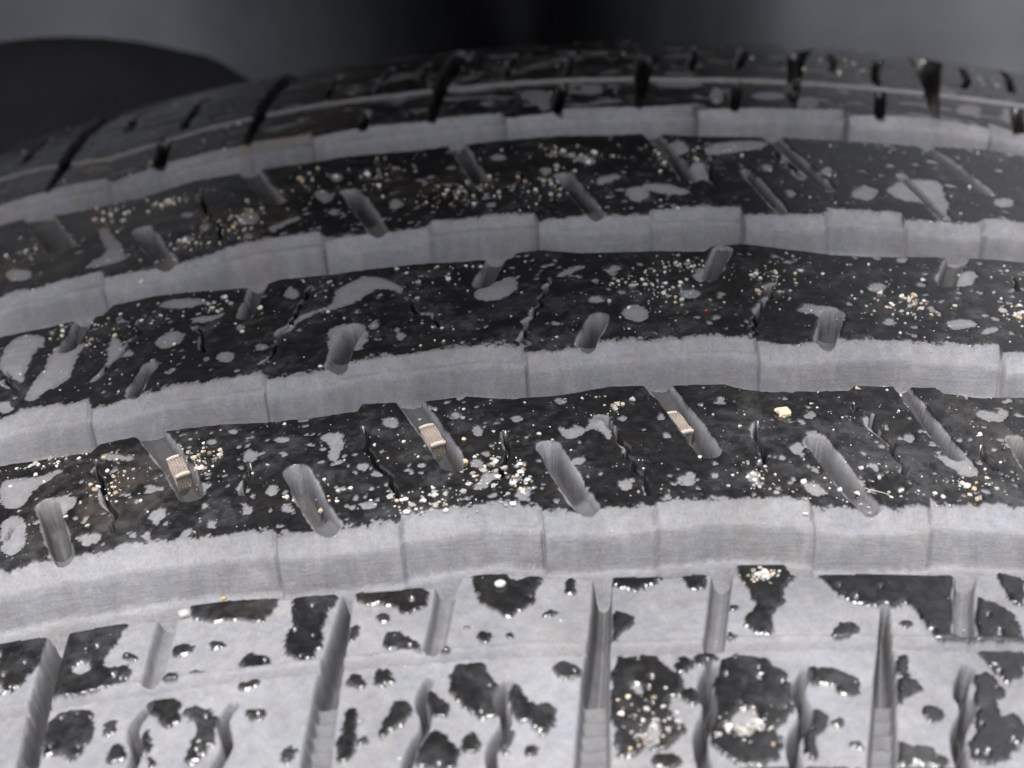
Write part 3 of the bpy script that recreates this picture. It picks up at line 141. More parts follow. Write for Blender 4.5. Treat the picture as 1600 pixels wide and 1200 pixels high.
rag = fbm(Sg, Wg, 1.3, 71, 4, 1.0, .75); rag2 = fbm(Sg, Wg, 0.75, 81, 4, 1.0, .7)
n_lo = fbm(Sg, Wg, 0.09, 1, 3); n_mid = fbm(Sg, Wg, 0.45, 11, 4); n_hi = fbm(Sg, Wg, 1.6, 21, 4); n_vhi = fbm(Sg, Wg, 4.0, 31, 2)
H = 0.10 * n_lo + 0.02 * n_mid
# wetness: signed distance in mm, positive inside the water film
wet = np.full(Sg.shape, -5.0, np.float32)
tan = np.zeros(Sg.shape, np.float32)
groove = np.zeros(Sg.shape, np.float32)
cut = np.full(Sg.shape, 5.0, np.float32)      # distance to any cut
ribs = [('G4f', 'G3n', 0.50), ('G3f', 'G2n', 0.45), ('G2f', 'G1n', 0.45), ('G1f', 'FT', 0.3)]
for a, b, mg in ribs:
    m = (Wg > E[a]) & (Wg < E[b] + 3)
    d = np.where(a == 'G1f', np.minimum(Wg - E[a] - mg, 9.0), np.minimum(Wg - E[a] - mg - 0.35 * np.maximum(n_mid, -.5) - 1.1 * np.maximum(rag, -.35), 9))
    wet = np.where(m, d, wet)
v_e = fbm(Sg, Wg, 0.5, 88, 4, asp=0.4)
wet = np.where(Wg > E['G1f'] + 0.8, 2.2 * (0.30 - v_e), wet)
wet = np.where((Wg > E['FT']-.42) & (Wg < E['FT'] + 0.35), -1.0, wet)

# small dry specks scattered in the film
def spray(n, wr, r0, r1, seed):
    r = np.random.default_rng(seed)
    ss = r.uniform(-S0, S0, n); ww = r.uniform(wr[0], wr[1], n)
    rr = r0 * (r1 / r0) ** (r.random(n) ** 3.0)
    pool = fbm(ss.astype(np.float32), ww.astype(np.float32), 0.12, 77, 3)
    for x, y, q, pv in zip(ss, ww, rr, pool):
        if pv < r.uniform(-.3, .5): continue
        i = slice(*np.searchsorted(s_ax, [x - q - .6, x + q + .6])); j = slice(*np.searchsorted(w_ax, [y - q * .9 - .6, y + q * .9 + .6]))
        an = r.uniform(0, 3.14); ca, sa = math.cos(an), math.sin(an); asp = r.uniform(.6, 1)
        dx = Sg[i, j] - x; dy = Wg[i, j] - y
        d = np.hypot((dx * ca + dy * sa), (-dx * sa + dy * ca) / asp) - q
        wet[i, j] = np.minimum(wet[i, j], d)
spray(2400, (-64, -45), .05, .42, 5); spray(2400, (-37, -14), .05, .42, 6); spray(1800, (-3, 25), .06, .55, 8); spray(500, (37, 52), .1, 1.2, 9); spray(500, (52, 84), .1, 1.0, 10)
for p in DATA['dry']:
    p = chaikin(p, True, 2); i, j = window(p, 1.5)
    wet[i, j] = np.minimum(wet[i, j], -poly_sd(Sg[i, j], Wg[i, j], p))
shoulder = Wg < E['G4n'] + 0.2
for p in DATA['wetA']:
    p = [[a, b + (1.4 if b > np.interp(a, s_ax, E['G4n'][:, 0]) - 1.0 else 0)] for a, b in p]
    p = chaikin(p, True, 1); i, j = window(p, 2.0)
    wet[i, j] = np.where(shoulder[i, j], np.maximum(wet[i, j], poly_sd(Sg[i, j], Wg[i, j], p)), wet[i, j])
for p in DATA['dryA']:
    p = chaikin(p, True, 1); i, j = window(p, 1.0)
    wet[i, j] = np.minimum(wet[i, j], -poly_sd(Sg[i, j], Wg[i, j], p))
# beyond the traced part of the shoulder the film breaks up the same way
m = shoulder & ((Sg < -51) | (Sg > 39) | (Wg < -94.5))
wet = np.where(m, np.maximum(wet, (n_lo + 0.55 * n_mid - 0.28) * 3.0), wet)
wet = np.where(shoulder, wet + 0.20 + 0.6 * rag2, wet + .45 * rag2)
wet = wet + 0.22 * n_mid * (np.abs(wet) < 3) + (np.where(shoulder, .09, .22) * n_hi + np.where(shoulder, .03, 0.16) * n_vhi) * np.where(wet > -.25, 1, .4)
# specks of splash within holes of the shoulder
rs = np.random.default_rng(3)
for _ in range(420):
    x, y = rs.uniform(-55, 45), rs.uniform(-98, -75); q = 0.05 * (4 ** (rs.random() ** 2.5))
    i = slice(*np.searchsorted(s_ax, [x - 1, x + 1])); j = slice(*np.searchsorted(w_ax, [y - 1, y + 1]))
    d = np.hypot(Sg[i, j] - x, Wg[i, j] - y) - q
    wet[i, j] = np.minimum(wet[i, j], d + 0.05 * n_vhi[i, j])

# grooves that run round the tyre
for f, n in (('G4f', 'G4n'), ('G3f', 'G3n'), ('G2f', 'G2n'), ('G1f', 'G1n')):
    ef = E[f] + rough_edge
    e0 = E[f][:, 0]; js = [0.5 * (a[0] + b[0]) for a, b in zip(DATA['edges'][f][:-1], DATA['edges'][f][1:]) if abs(b[0] - a[0]) < 1.1 and b[1] - a[1] < -.3]
    nick = np.zeros_like(s1)
    for q in js: nick = nick + np.exp(-((s1 - q - .1) / (.13 if f != 'G1f' else .2)) ** 2)
    ef = ef + 0.30 * nick
    d1 = ef - Wg; d2 = 0.5 * ES[f] + 0.5 * E[f] - 0.2 - Wg + 0.7 * nick * sstep(3.4, 1.6, ES[f] - Wg); dn = Wg - E[n]
    wob = 0.10 * fbm(Sg, Wg, 1.1, 51, 3, asp=0.16)
    rip = 0.22 * fbm(Sg, Wg, 1.0, 55, 3, asp=0.3)
    far = 0.95 * np.clip((d1 + 0.08) / 1.05, 0, 1) ** 0.8 + 0.25 * sstep(0.9, 1.5, d2 + rip) + 3.1 * np.clip((d2 - 1.35 + rip) / 0.72, 0, 1) ** 1.15 + 2.3 * sstep(2.2, 4.0, d2 + wob)
    near = 6.6 * sstep(-0.02, 1.6, dn)
    dep = np.minimum(far, near)
    ins = (dn > -0.02) & (d1 > -0.12)
    wrinkle = 0.09 * fbm(Sg, Wg + 0.06 * Sg, 3.0, 61, 3, asp=0.16) * sstep(0, .6, d1)
    if f == 'G4f': wrinkle = wrinkle * 1.5
    H = np.where(ins, H - dep + wrinkle, H)
    cut = np.where(ins, np.minimum(cut, np.maximum(np.minimum(d1, dn), 0) * -1), cut)
    wet = np.where((d1 > -0.02) & (dn > 0.12), -2.0, wet)
    groove = np.where(ins, sstep(0.0, 0.5, d1), groove)
# fine circumferential lines
d = np.abs(Wg - E['NT'] - 0.15 * n_hi); H = H - 0.5 * (1 - sstep(0.02, 0.40, d)) + 0.25 * (1 - sstep(0.1, 0.5, np.abs(Wg - E['NT'] - 0.75 - .2 * n_mid)))
wet = np.where((d < 0.45) & (n_mid > -.45), np.minimum(wet, -0.2), wet)
H = H + np.where(Wg > E['G1f'] + 1, 0.45 * sstep(-.5, 0.5, Wg - E['FT']), 0)

# slots, tapered lateral grooves, wavy sipes, cracks
dirt_shade_k = np.ones(Sg.shape, np.float32)        # dust carried; slots and sipes also darkened with painted shade
def carve(p, hw, depth, wall, dust, kind=None, dust_shade=1.0):
    global H, wet
    p = np.array(p, float); i, j = window(p, float(np.max(hw)) + 2.0)
    x, y = Sg[i, j], Wg[i, j]
    dd, t = seg_dist(x, y, p, False)
    h = np.interp(t, np.arange(len(p)), hw) if np.ndim(hw) else hw
    ed = h + 0.07 * n_mid[i, j] + 0.04 * n_hi[i, j] * min(1, float(np.max(hw))) - dd                 # positive inside
    dep = depth * sstep(-0.05, wall, ed) * (0.75 + 0.25 * sstep(0, float(np.max(hw)), ed))
    if kind == 'deep': dep = dep * (0.10 + 0.90 * sstep(0.0, 1.0, t / (len(p) - 1) * 2.2))
    if kind == 'in_low': dep = dep * (1.0 - 0.76 * sstep(0.25, 0.85, t / (len(p) - 1)))     # opens over the far wall of a groove
    if kind == 'in_high': dep = dep * (0.22 + 0.78 * sstep(0.0, 0.75, t / (len(p) - 1)))    # opens over the near lip of a groove
    if kind == 'ladder':
        tl = {True: 1}.get(True)
        lad = sstep(p[2, 1] + .1, p[2, 1] - .3, y) if False else sstep(0.0, 0.6, p[2, 1] - y)
        ph = ((p[2, 1] - y) / 1.35) % 1.0
        bars = 2.2 - 1.0 * ph ** 1.5
        dep = dep * (1 - lad) + lad * bars * sstep(-0.05, 0.35, ed)
    new = -dep
    H[i, j] = np.where(ed > -0.05, np.minimum(H[i, j], new + 0.04 * n_mid[i, j]), H[i, j])
    dirt_shade_k[i, j] = np.where(ed > 0.12, np.minimum(dirt_shade_k[i, j], dust_shade), dirt_shade_k[i, j])
    if dust:
        wet[i, j] = np.minimum(wet[i, j], -(ed + dust * (0.5 + 1.2 * n_mid[i, j])))
    elif dust is not None:
        wet[i, j] = np.where(ed > -0.1, 3.0, wet[i, j])  # far cross grooves blackened, their shade painted as wet film
def mouth(p):
    p = np.array(p, float); ew = float(np.interp(p[0, 0], s_ax, E['G1f'][:, 0])) + 0.5
    a, b = p[0], p[1]
    if a[1] < ew < b[1]: p[0] = a + (b - a) * (ew - a[1]) / (b[1] - a[1])
    return p
for p, w, dpt in DATA['slots']:
    if 30 < p[0][1] < 39 and p[0][1] < p[-1][1]:
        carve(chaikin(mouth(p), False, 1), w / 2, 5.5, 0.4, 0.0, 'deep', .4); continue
    up = len(p) > 1 and any(abs(p[-1][1] - np.median(np.array(DATA['edges'][k])[:, 1])) < 6.5 for k in ('G4f', 'G3f', 'G2f'))
    lip = any(abs(p[0][1] - np.median(np.array(DATA['edges'][k])[:, 1])) < 2.6 for k in ('G3n', 'G2n', 'G1n'))
    if up:
        ew = min((np.interp(p[-1][0], s_ax, E[k][:, 0]) for k in ('G4f', 'G3f', 'G2f')), key=lambda q: abs(q - p[-1][1])) + 0.75
        a, b = np.array(p[-2]), np.array(p[-1])
        if b[1] < ew < a[1]: p = p[:-1] + [list(a + (b - a) * (a[1] - ew) / (a[1] - b[1]))]
    if lip:
        v = np.array(p[-1]) - np.array(p[-2]); p = p[:-1] + [list(np.array(p[-1]) + v / np.linalg.norm(v) * .5)]
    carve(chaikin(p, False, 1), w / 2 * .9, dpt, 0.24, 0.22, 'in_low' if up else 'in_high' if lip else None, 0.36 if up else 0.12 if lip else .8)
for p, ws, dpt, k in DATA['lats']:
    if k == 'deep': p = mouth(p)
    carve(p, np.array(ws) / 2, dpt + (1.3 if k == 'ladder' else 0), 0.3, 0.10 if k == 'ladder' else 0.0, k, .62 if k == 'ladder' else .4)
for p, w, dpt in DATA['sipes']:
    carve(chaikin(p, False, 2), w / 2 * .9, dpt * 2.2, 0.14, 0.10, None, .08)  # sipe floors coloured darker to paint in their shade
for q, p in enumerate(DATA['cracks']):
    p = chaikin(p, False, 1) + 0
    # fine zigzag along the cut
    P = [p[0]]
    rz = np.random.default_rng(100 + q)
    for a, b in zip(p[:-1], p[1:]):
        L = np.linalg.norm(b - a); n = max(1, int(L / 0.9)); nrm = np.array([-(b - a)[1], (b - a)[0]]) / (L + 1e-6)
        for k in range(1, n + 1): P.append(a + (b - a) * k / n + nrm * rz.uniform(-.42, .42))
    P = np.array(P); far = P[:, 1].mean() > 30
    i, j = window(P, 2)
    dd, t = seg_dist(Sg[i, j], Wg[i, j], P, False)
    halo = 0.7 * fbm(t, t * 0 + q, 0.45, 200 + q, 2) - 0.08
    off = P + np.array([-0.35, 0.1]); d2, _ = seg_dist(Sg[i, j], Wg[i, j], off, False)
    if not far: wet[i, j] = np.minimum(wet[i, j], d2 - np.clip(halo + .15 * n_hi[i, j], -1, .6))
    wd = 0.5 if far else 0.2
    H[i, j] = np.minimum(H[i, j], H[i, j] - (4 if far else 2.6) * (1 - sstep(wd * .5, wd * 1.3, dd)))
# same pattern carried on round the rest of the tyre, past what was traced
pitch = 23.0
for k in range(-13, 14):
    c = k * pitch
    if -70 < c < 75: continue
    for (w0, w1, ds, hw, dp) in ((-64.5, -53, 3, 1.0, 4), (-45, -55, 3, 1.0, 3.5), (-36, -29, 2, .9, 3.5), (-14, -22, -2, .8, 3), (-2, 9, -4, .8, 3.5), (25, 14, 4, .9, 3), (-75, -97, 0, 1.2, 3.2), (38, 84, 2, 1.0, 6)):
        carve([(c, w0), (c - ds, w1)], hw, dp, .5, .15)

# tan mud
tan = np.clip(sstep(0.05, 0.6, fbm(Sg, Wg, 0.16, 300, 4)) * (sstep(-10, -35, Sg) * 0.9 * sstep(-8, 5, Wg) + 0.15) + 0.6 * sstep(30, 50, Wg) * sstep(-.1, .5, n_mid), 0, 1)
for cx, cy, rx, ry, t in ((-8, 12, 9, 4, 1), (-16, 10, 7, 5, .9), (-36, 10, 9, 3, 1), (-46, 14, 6, 3, 1), (-42, -56, 5, 6, .7), (42, -50, 6, 6, .6), (-35, -52, 2, 3, .9)):
    g = np.exp(-(((Sg - cx) / rx) ** 2 + ((Wg - cy) / ry) ** 2))
    tan = np.maximum(tan, t * g * sstep(-.3, .4, n_mid))
wetm = sstep(-0.05, 0.05, wet)
wetm = (wetm * (1 - np.where(shoulder, .12, 0.2) * np.clip(n_mid + .7 * n_lo + .6 * n_hi + .05, 0, 1))).astype(np.float32)
film = np.where(Wg < E['G4n'], .23, .11) * np.sqrt(np.clip(1 - (1 - np.clip(wet / np.where(Wg < E['G4n'], .45, .36), 0, 1)) ** 2, 0, 1))
H = H + film + (1 - wetm) * (0.028 * n_vhi + 0.035 * n_hi)
# strength of the dried dirt tone, 0..1, lower on the far shoulder
dirt = np.clip(0.72 + 0.25 * n_lo + 0.12 * n_mid + .12 * n_hi, 0, 1).astype(np.float32)
far_mask = sstep(36, 40, Wg)
dirt = np.where(np.abs(Wg - E['FT']) < .6, 0.5, dirt * (1 - 0.45 * far_mask) * (1 - 0.45 * sstep(52, 56, Wg)))
onrib = (wet > -0.6) & (H > -.3) & (Wg > E['G4f'])
dirt = np.where(onrib & (Wg < E['G1n']), dirt * .86, dirt)
dirt = (dirt * dirt_shade_k).astype(np.float32)  # slot and sipe shade multiplied into the dirt tone

# ---------------------------------------------------------------- materials
def mat(name):
    m = bpy.data.materials.new(name); m.use_nodes = True; n = m.node_tree; b = n.nodes['Principled BSDF']; return m, n, b
def simple(name, c, rough, noise=0.0, scale=800, bump=0.0, spec=0.5):
    m, n, b = mat(name)
    b.inputs['Roughness'].default_value = rough; b.inputs['Specular IOR Level'].default_value = spec
    tc = n.nodes.new('ShaderNodeTexCoord'); nz = n.nodes.new('ShaderNodeTexNoise'); nz.inputs['Scale'].default_value = scale; nz.inputs['Detail'].default_value = 6
    n.links.new(tc.outputs['Object'], nz.inputs['Vector'])
    mx = n.nodes.new('ShaderNodeMix'); mx.data_type = 'RGBA'
    mx.inputs['A'].default_value = (*[v * (1 - noise) for v in c], 1); mx.inputs['B'].default_value = (*[v * (1 + noise) for v in c], 1)
    n.links.new(nz.outputs['Fac'], mx.inputs['Factor']); n.links.new(mx.outputs['Result'], b.inputs['Base Color'])
    if bump:
        bp = n.nodes.new('ShaderNodeBump'); bp.inputs['Strength'].default_value = bump; bp.inputs['Distance'].default_value = 0.0003
        n.links.new(nz.outputs['Fac'], bp.inputs['Height']); n.links.new(bp.outputs['Normal'], b.inputs['Normal'])
    return m
def rubber_material():
    m, n, b = mat('tread_rubber'); L = n.links.new; N = n.nodes.new
    aw = N('ShaderNodeAttribute'); aw.attribute_name = 'wet'; at = N('ShaderNodeAttribute'); at.attribute_name = 'tan'; ad = N('ShaderNodeAttribute'); ad.attribute_name = 'dirt'
    tc = N('ShaderNodeTexCoord')
    n1 = N('ShaderNodeTexNoise'); n1.inputs['Scale'].default_value = 900; n1.inputs['Detail'].default_value = 7; n1.inputs['Roughness'].default_value = .65
    n2 = N('ShaderNodeTexNoise'); n2.inputs['Scale'].default_value = 4200; n2.inputs['Detail'].default_value = 3
    L(tc.outputs['Object'], n1.inputs['Vector']); L(tc.outputs['Object'], n2.inputs['Vector'])
    def ramp(src, a, b_, ca, cb):
        r = N('ShaderNodeValToRGB'); r.color_ramp.elements[0].position = a; r.color_ramp.elements[1].position = b_
        r.color_ramp.elements[0].color = (*ca, 1); r.color_ramp.elements[1].color = (*cb, 1); L(src, r.inputs['Fac']); return r.outputs['Color']
    def mix(f, a, b_, mode='MIX'):
        x = N('ShaderNodeMix'); x.data_type = 'RGBA'; x.blend_type = mode
        for s, v in (('Factor', f), ('A', a), ('B', b_)):
            if isinstance(v, (int, float, tuple)): x.inputs[s].default_value = v
            else: L(v, x.inputs[s])
        return x.outputs['Result']
    dust = ramp(ad.outputs['Fac'], 0.0, 0.9, (0.065, 0.064, 0.066), (0.275, 0.275, 0.282))  # dark end also carries the shade painted into slots
    dust = mix(1.0, dust, ramp(n1.outputs['Fac'], 0.3, 0.72, (0.86, 0.86, 0.88), (1.10, 1.09, 1.08)), 'MULTIPLY')
    dust = mix(1.0, dust, ramp(n2.outputs['Fac'], 0.3, 0.7, (0.88, 0.88, 0.88), (1.10, 1.09, 1.08)), 'MULTIPLY')
    n4 = N('ShaderNodeTexNoise'); n4.inputs['Scale'].default_value = 380; n4.inputs['Detail'].default_value = 3; L(tc.outputs['Object'], n4.inputs['Vector'])
    dust = mix(1.0, dust, ramp(n4.outputs['Fac'], 0.35, 0.65, (0.95, 0.98, 1.03), (1.0, 0.985, 0.985)), 'MULTIPLY')
    tf = N('ShaderNodeMath'); tf.operation = 'MULTIPLY'; tf.inputs[1].default_value = 0.55; L(at.outputs['Fac'], tf.inputs[0])
    dust = mix(tf.outputs[0], dust, (0.20, 0.155, 0.11, 1))
    black = ramp(n1.outputs['Fac'], 0.4, 0.8, (0.010, 0.010, 0.011), (0.030, 0.029, 0.029))
    speck = ramp(n2.outputs['Fac'], 0.66, 0.74, (0, 0, 0), (1, 1, 1))
    black = mix(mix(1.0, speck, (0.25, 0.25, 0.25, 1), 'MULTIPLY'), black, (0.20, 0.19, 0.18, 1))
    tb = N('ShaderNodeMath'); tb.operation = 'MULTIPLY'; tb.inputs[1].default_value = 0.5; L(at.outputs['Fac'], tb.inputs[0])
    black = mix(tb.outputs[0], black, (0.085, 0.062, 0.042, 1))
    L(mix(aw.outputs['Fac'], dust, black), b.inputs['Base Color'])
    mr = N('ShaderNodeMapRange'); mr.inputs['To Min'].default_value = 0.72; mr.inputs['To Max'].default_value = 0.22; L(aw.outputs['Fac'], mr.inputs['Value']); L(mr.outputs[0], b.inputs['Roughness'])
    b.inputs['IOR'].default_value = 1.4
    ms = N('ShaderNodeMapRange'); ms.inputs['To Min'].default_value = 0.25; ms.inputs['To Max'].default_value = 0.5; L(aw.outputs['Fac'], ms.inputs['Value']); L(ms.outputs[0], b.inputs['Specular IOR Level'])
    L(aw.outputs['Fac'], b.inputs['Coat Weight']); b.inputs['Coat Roughness'].default_value = 0.12; b.inputs['Coat IOR'].default_value = 1.5
    bp = N('ShaderNodeBump'); bp.inputs['Strength'].default_value = 0.5; bp.inputs['Distance'].default_value = 0.00012
    L(n1.outputs['Fac'], bp.inputs['Height'])
    sx = N('ShaderNodeSeparateXYZ'); L(tc.outputs['Object'], sx.inputs[0])
    an = N('ShaderNodeMath'); an.operation = 'ARCTAN2'; L(sx.outputs['X'], an.inputs[0]); L(sx.outputs['Z'], an.inputs[1])
    sm = N('ShaderNodeMath'); sm.operation = 'MULTIPLY'; sm.inputs[1].default_value = 0.31 * 0.14; L(an.outputs[0], sm.inputs[0])
    x2 = N('ShaderNodeMath'); x2.operation = 'MULTIPLY'; L(sx.outputs['X'], x2.inputs[0]); L(sx.outputs['X'], x2.inputs[1])
    z2 = N('ShaderNodeMath'); z2.operation = 'MULTIPLY_ADD'; L(sx.outputs['Z'], z2.inputs[0]); L(sx.outputs['Z'], z2.inputs[1]); L(x2.outputs[0], z2.inputs[2])
    rr = N('ShaderNodeMath'); rr.operation = 'SQRT'; L(z2.outputs[0], rr.inputs[0])
    cx = N('ShaderNodeCombineXYZ'); L(sm.outputs[0], cx.inputs[0]); L(sx.outputs['Y'], cx.inputs[1]); L(rr.outputs[0], cx.inputs[2])
    n3 = N('ShaderNodeTexNoise'); n3.inputs['Scale'].default_value = 2600; n3.inputs['Detail'].default_value = 4; n3.inputs['Distortion'].default_value = 0.6; L(cx.outputs[0], n3.inputs['Vector'])
    ag = N('ShaderNodeAttribute'); ag.attribute_name = 'groove'
    gs = N('ShaderNodeMath'); gs.operation = 'MULTIPLY'; gs.inputs[1].default_value = 0.35; L(ag.outputs['Fac'], gs.inputs[0])
    b3 = N('ShaderNodeBump'); b3.inputs['Distance'].default_value = 0.00016; L(gs.outputs[0], b3.inputs['Strength']); L(n3.outputs['Fac'], b3.inputs['Height']); L(bp.outputs['Normal'], b3.inputs['Normal'])
    bp = b3
    bq = N('ShaderNodeBump'); bq.inputs['Strength'].default_value = 0.5; bq.inputs['Distance'].default_value = 0.00004
    L(n2.outputs['Fac'], bq.inputs['Height']); L(bp.outputs['Normal'], bq.inputs['Normal']); L(bq.outputs['Normal'], b.inputs['Normal'])
    return m
M_tread = rubber_material()
M_side = simple('sidewall_rubber', (0.03, 0.03, 0.031), 0.55, .4, 300, .4)
M_liner = simple('liner_plastic', (0.19, 0.197, 0.215), 0.62, .35, 60, .5)
M_boot = simple('boot_rubber', (0.036, 0.036, 0.039), 0.8, .4, 80, .4, .1)
M_rim = simple('wheel_steel', (0.25, 0.25, 0.26), 0.4, .2, 100)
M_cream = simple('cream_marking', (0.62, 0.54, 0.46), 0.6, .15, 3000)
M_cord = simple('tan_ribbing', (0.40, 0.34, 0.295), 0.65, .25, 3000, .4)
M_fibre = simple('pale_fibre', (0.55, 0.5, 0.45), 0.5)

# ---------------------------------------------------------------- tree of objects
def tag(o, label=None, cat=None, group=None, kind=None):
    for k, v in (('label', label), ('category', cat), ('group', group), ('kind', kind)):
        if v: o[k] = v
    return o
def link(name, me, material=None, parent=None, loc=None):
    o = bpy.data.objects.new(name, me); col.objects.link(o)
    if material: me.materials.append(material)
    if parent: o.parent = parent
    if loc is not None: o.location = loc
    return o
def mesh(verts, faces, smooth=True):
    me = bpy.data.meshes.new('m'); me.from_pydata([tuple(map(float, v)) for v in verts], [], faces)
    if smooth: me.polygons.foreach_set('use_smooth', [True] * len(me.polygons))
    me.update(); return me

tyre = bpy.data.objects.new('car_tyre', None); col.objects.link(tyre); tyre.empty_display_size = .1
tag(tyre, 'worn black car tyre with wet speckled tread ribs and dusty grey grooves', 'tyre')

P = place(Sg.astype(np.float64), Wg.astype(np.float64), H.astype(np.float64)).astype(np.float32)
# edges that split the tread into its parts (value per cell)
cw = 0.5 * (Wg[:-1, :-1] + Wg[1:, 1:])
order = ['G4n', 'G4f', 'G3n', 'G3f', 'G2n', 'G2f', 'G1n', 'G1f']
cls = np.zeros(cw.shape, np.int8)
for k in order: cls += (cw > (E[k][:-1] + (0.12 if k[-1] == 'f' else 0)))
names = ['shoulder_rib', 'tread_groove', 'tread_rib', 'tread_groove', 'tread_rib', 'tread_groove', 'tread_rib', 'tread_groove', 'shoulder_rib']
plabel = {0: 'pale grey near shoulder with black wet patches, wavy sipes and laddered cross grooves',
          1: 'widest pale grey groove beside the near shoulder', 8: 'dark far shoulder with deep black cross grooves'}
def submesh(vsel_arrays, faces_idx, name, parent, material):
    used = np.unique(faces_idx); lut = np.full(NS * NW, -1, np.int32) if False else None
    inv = np.searchsorted(used, faces_idx)
    me = bpy.data.meshes.new(name)
    me.vertices.add(len(used)); me.vertices.foreach_set('co', P.reshape(-1, 3)[used].ravel())
    nf = len(faces_idx)
    me.loops.add(nf * 4); me.loops.foreach_set('vertex_index', inv.ravel().astype(np.int32))
    me.polygons.add(nf); me.polygons.foreach_set('loop_start', np.arange(0, nf * 4, 4, dtype=np.int32))
    try: me.polygons.foreach_set('loop_total', np.full(nf, 4, np.int32))
    except Exception: pass
    me.polygons.foreach_set('use_smooth', np.ones(nf, bool))
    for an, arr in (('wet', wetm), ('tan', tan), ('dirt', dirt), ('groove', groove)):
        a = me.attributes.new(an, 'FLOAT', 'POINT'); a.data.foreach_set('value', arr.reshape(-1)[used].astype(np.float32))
    me.update(calc_edges=True); me.validate()
    return link(name, me, material, parent)
ii, jj = np.meshgrid(np.arange(NS - 1), np.arange(NW - 1), indexing='ij')
base = (ii * NW + jj).astype(np.int64)
quad = np.stack([base, base + NW, base + NW + 1, base + 1], -1)
parts = {}
for k in range(9):
    q = quad[cls == k]
    o = submesh(None, q, names[k], tyre, M_tread); parts[k] = o
    if k in plabel: o['label'] = plabel[k]

def surf(s, w, h=0.0): return place(np.float64(s), np.float64(w), h)
def revolve(prof, th0, th1, n, closed=False):
    """prof: (y, r) metres; swept round the axle"""
    V = []; F = []
    for i in range(n + (0 if closed else 1)):
        t = th0 + (th1 - th0) * i / n
        for y, r in prof: V.append((r * math.sin(t), y, r * math.cos(t)))
    m = len(prof); rows = n
    for i in range(rows):
        a = i; b = (i + 1) % n if closed else i + 1
        for j in range(m - 1): F.append((a * m + j, a * m + j + 1, b * m + j + 1, b * m + j))
    return mesh(V, F)
rw = float(radius(np.float64(96.4))) * .001; rn = float(radius(np.float64(-111.0))) * .001
def side(y0, r0, sg):
    pr = [(y0 * .001, r0)]
    for y, r in ((6, 4), (9, 12), (11, 24), (12, 45), (9, 66), (4, 80), (-2, 90), (-6, 96), (-8, 99)):
        pr.append(((y0 + sg * y) * .001, r0 - r * .001))
    return pr
o = link('sidewall', revolve(side(96.4, rw, 1), -math.pi, math.pi, 240, True), M_side, tyre)
o = link('sidewall', revolve(side(-111, rn, -1)[::-1], -math.pi, math.pi, 240, True), M_side, tyre)

# ---------------------------------------------------------------- moulded ribbing showing in three slots, with cream lines
def patch(s0, w0, s1, w1, hw, nx, ny, hfun, h0, skirt=-2.6):
    """a small curved sheet lying in a slot, with a thickness"""
    d = np.array([s1 - s0, w1 - w0]); L = np.linalg.norm(d); d /= L; nr = np.array([-d[1], d[0]])
    V = []; F = []
    for lay in (0, 1):
        for i in range(nx + 1):
            for j in range(ny + 1):
                u = i / nx; v = j / ny * 2 - 1
                q = np.array([s0, w0]) + d * L * u + nr * hw * v
                h = h0 + (hfun(u, v) if lay == 0 else skirt) 
                V.append(surf(q[0], q[1], h))
    m = ny + 1; K = (nx + 1) * m
    for i in range(nx):
        for j in range(ny):
            a = i * m + j; F.append((a, a + 1, a + m + 1, a + m)); F.append((a + K, a + m + K, a + m + 1 + K, a + 1 + K))
    rim = [(i * m, (i + 1) * m) for i in range(nx)] + [((i + 1) * m + ny, i * m + ny) for i in range(nx)] + [(j + 1, j) for j in range(ny)] + [(nx * m + j, nx * m + j + 1) for j in range(ny)]
    for a, b in rim: F.append((a, b, b + K, a + K))
    return mesh(V, F, True)
for (sa, wa, sb, wb, hw) in ((-36.8, -48.6, -35.7, -51.4, .70), (-13.0, -48.6, -12.0, -51.4, .72), (9.5, -48.8, 10.6, -51.6, .70)):
    bar = link('wear_bar', patch(sa, wa, sb, wb, hw, 24, 40, lambda u, v: 0.26 * abs(math.sin(v * 8 + 1.0 * u + .5 * math.sin(u * 9))) + .1 * math.sin(u * 7), -0.95), M_cord, parts[2])
    bar['label'] = 'tan ribbed patch between two cream lines inside a slot'
    dx, dw = sb - sa, wb - wa
    for u in (-.13, 1.03):
        b0 = (sa + dx * u, wa + dw * u); b1 = (sa + dx * (u + .08), wa + dw * (u + .08))
        c = link('cream_line', patch(*b0, *b1, hw * 1.02, 4, 12, lambda u, v: 0.12 * (1 - v * v) + .1 * math.sin(u * 3.14), -.85, -.25), M_cream, bar)

# ---------------------------------------------------------------- height lookup for things lying on the tread
def hat(s, w):
    i = min(max(int(np.searchsorted(s_ax, s)), 0), NS - 1); j = min(max(int(np.searchsorted(w_ax, w)), 0), NW - 1)
    return float(H[i, j])

# ---------------------------------------------------------------- sand: one mass of tiny grains
ICO_V = []; t_ = (1 + 5 ** .5) / 2
for a, b in ((-1, t_), (1, t_), (-1, -t_), (1, -t_)): ICO_V.append((a, b, 0))
for a, b in ((-1, t_), (1, t_), (-1, -t_), (1, -t_)): ICO_V.append((0, a, b))
for a, b in ((t_, -1), (t_, 1), (-t_, -1), (-t_, 1)): ICO_V.append((a, 0, b))
ICO_V = np.array(ICO_V) / math.hypot(1, t_)
ICO_F = np.array([(0,11,5),(0,5,1),(0,1,7),(0,7,10),(0,10,11),(1,5,9),(5,11,4),(11,10,2),(10,7,6),(7,1,8),(3,9,4),(3,4,2),(3,2,6),(3,6,8),(3,8,9),(4,9,5),(2,4,11),(6,2,10),(8,6,7),(9,8,1)])
grains = []      # s, w, r, colour
rg = np.random.default_rng(42)
pale = [(0.42, 0.41, 0.39), (0.58, 0.56, 0.53), (0.32, 0.31, 0.29), (0.70, 0.68, 0.65)]
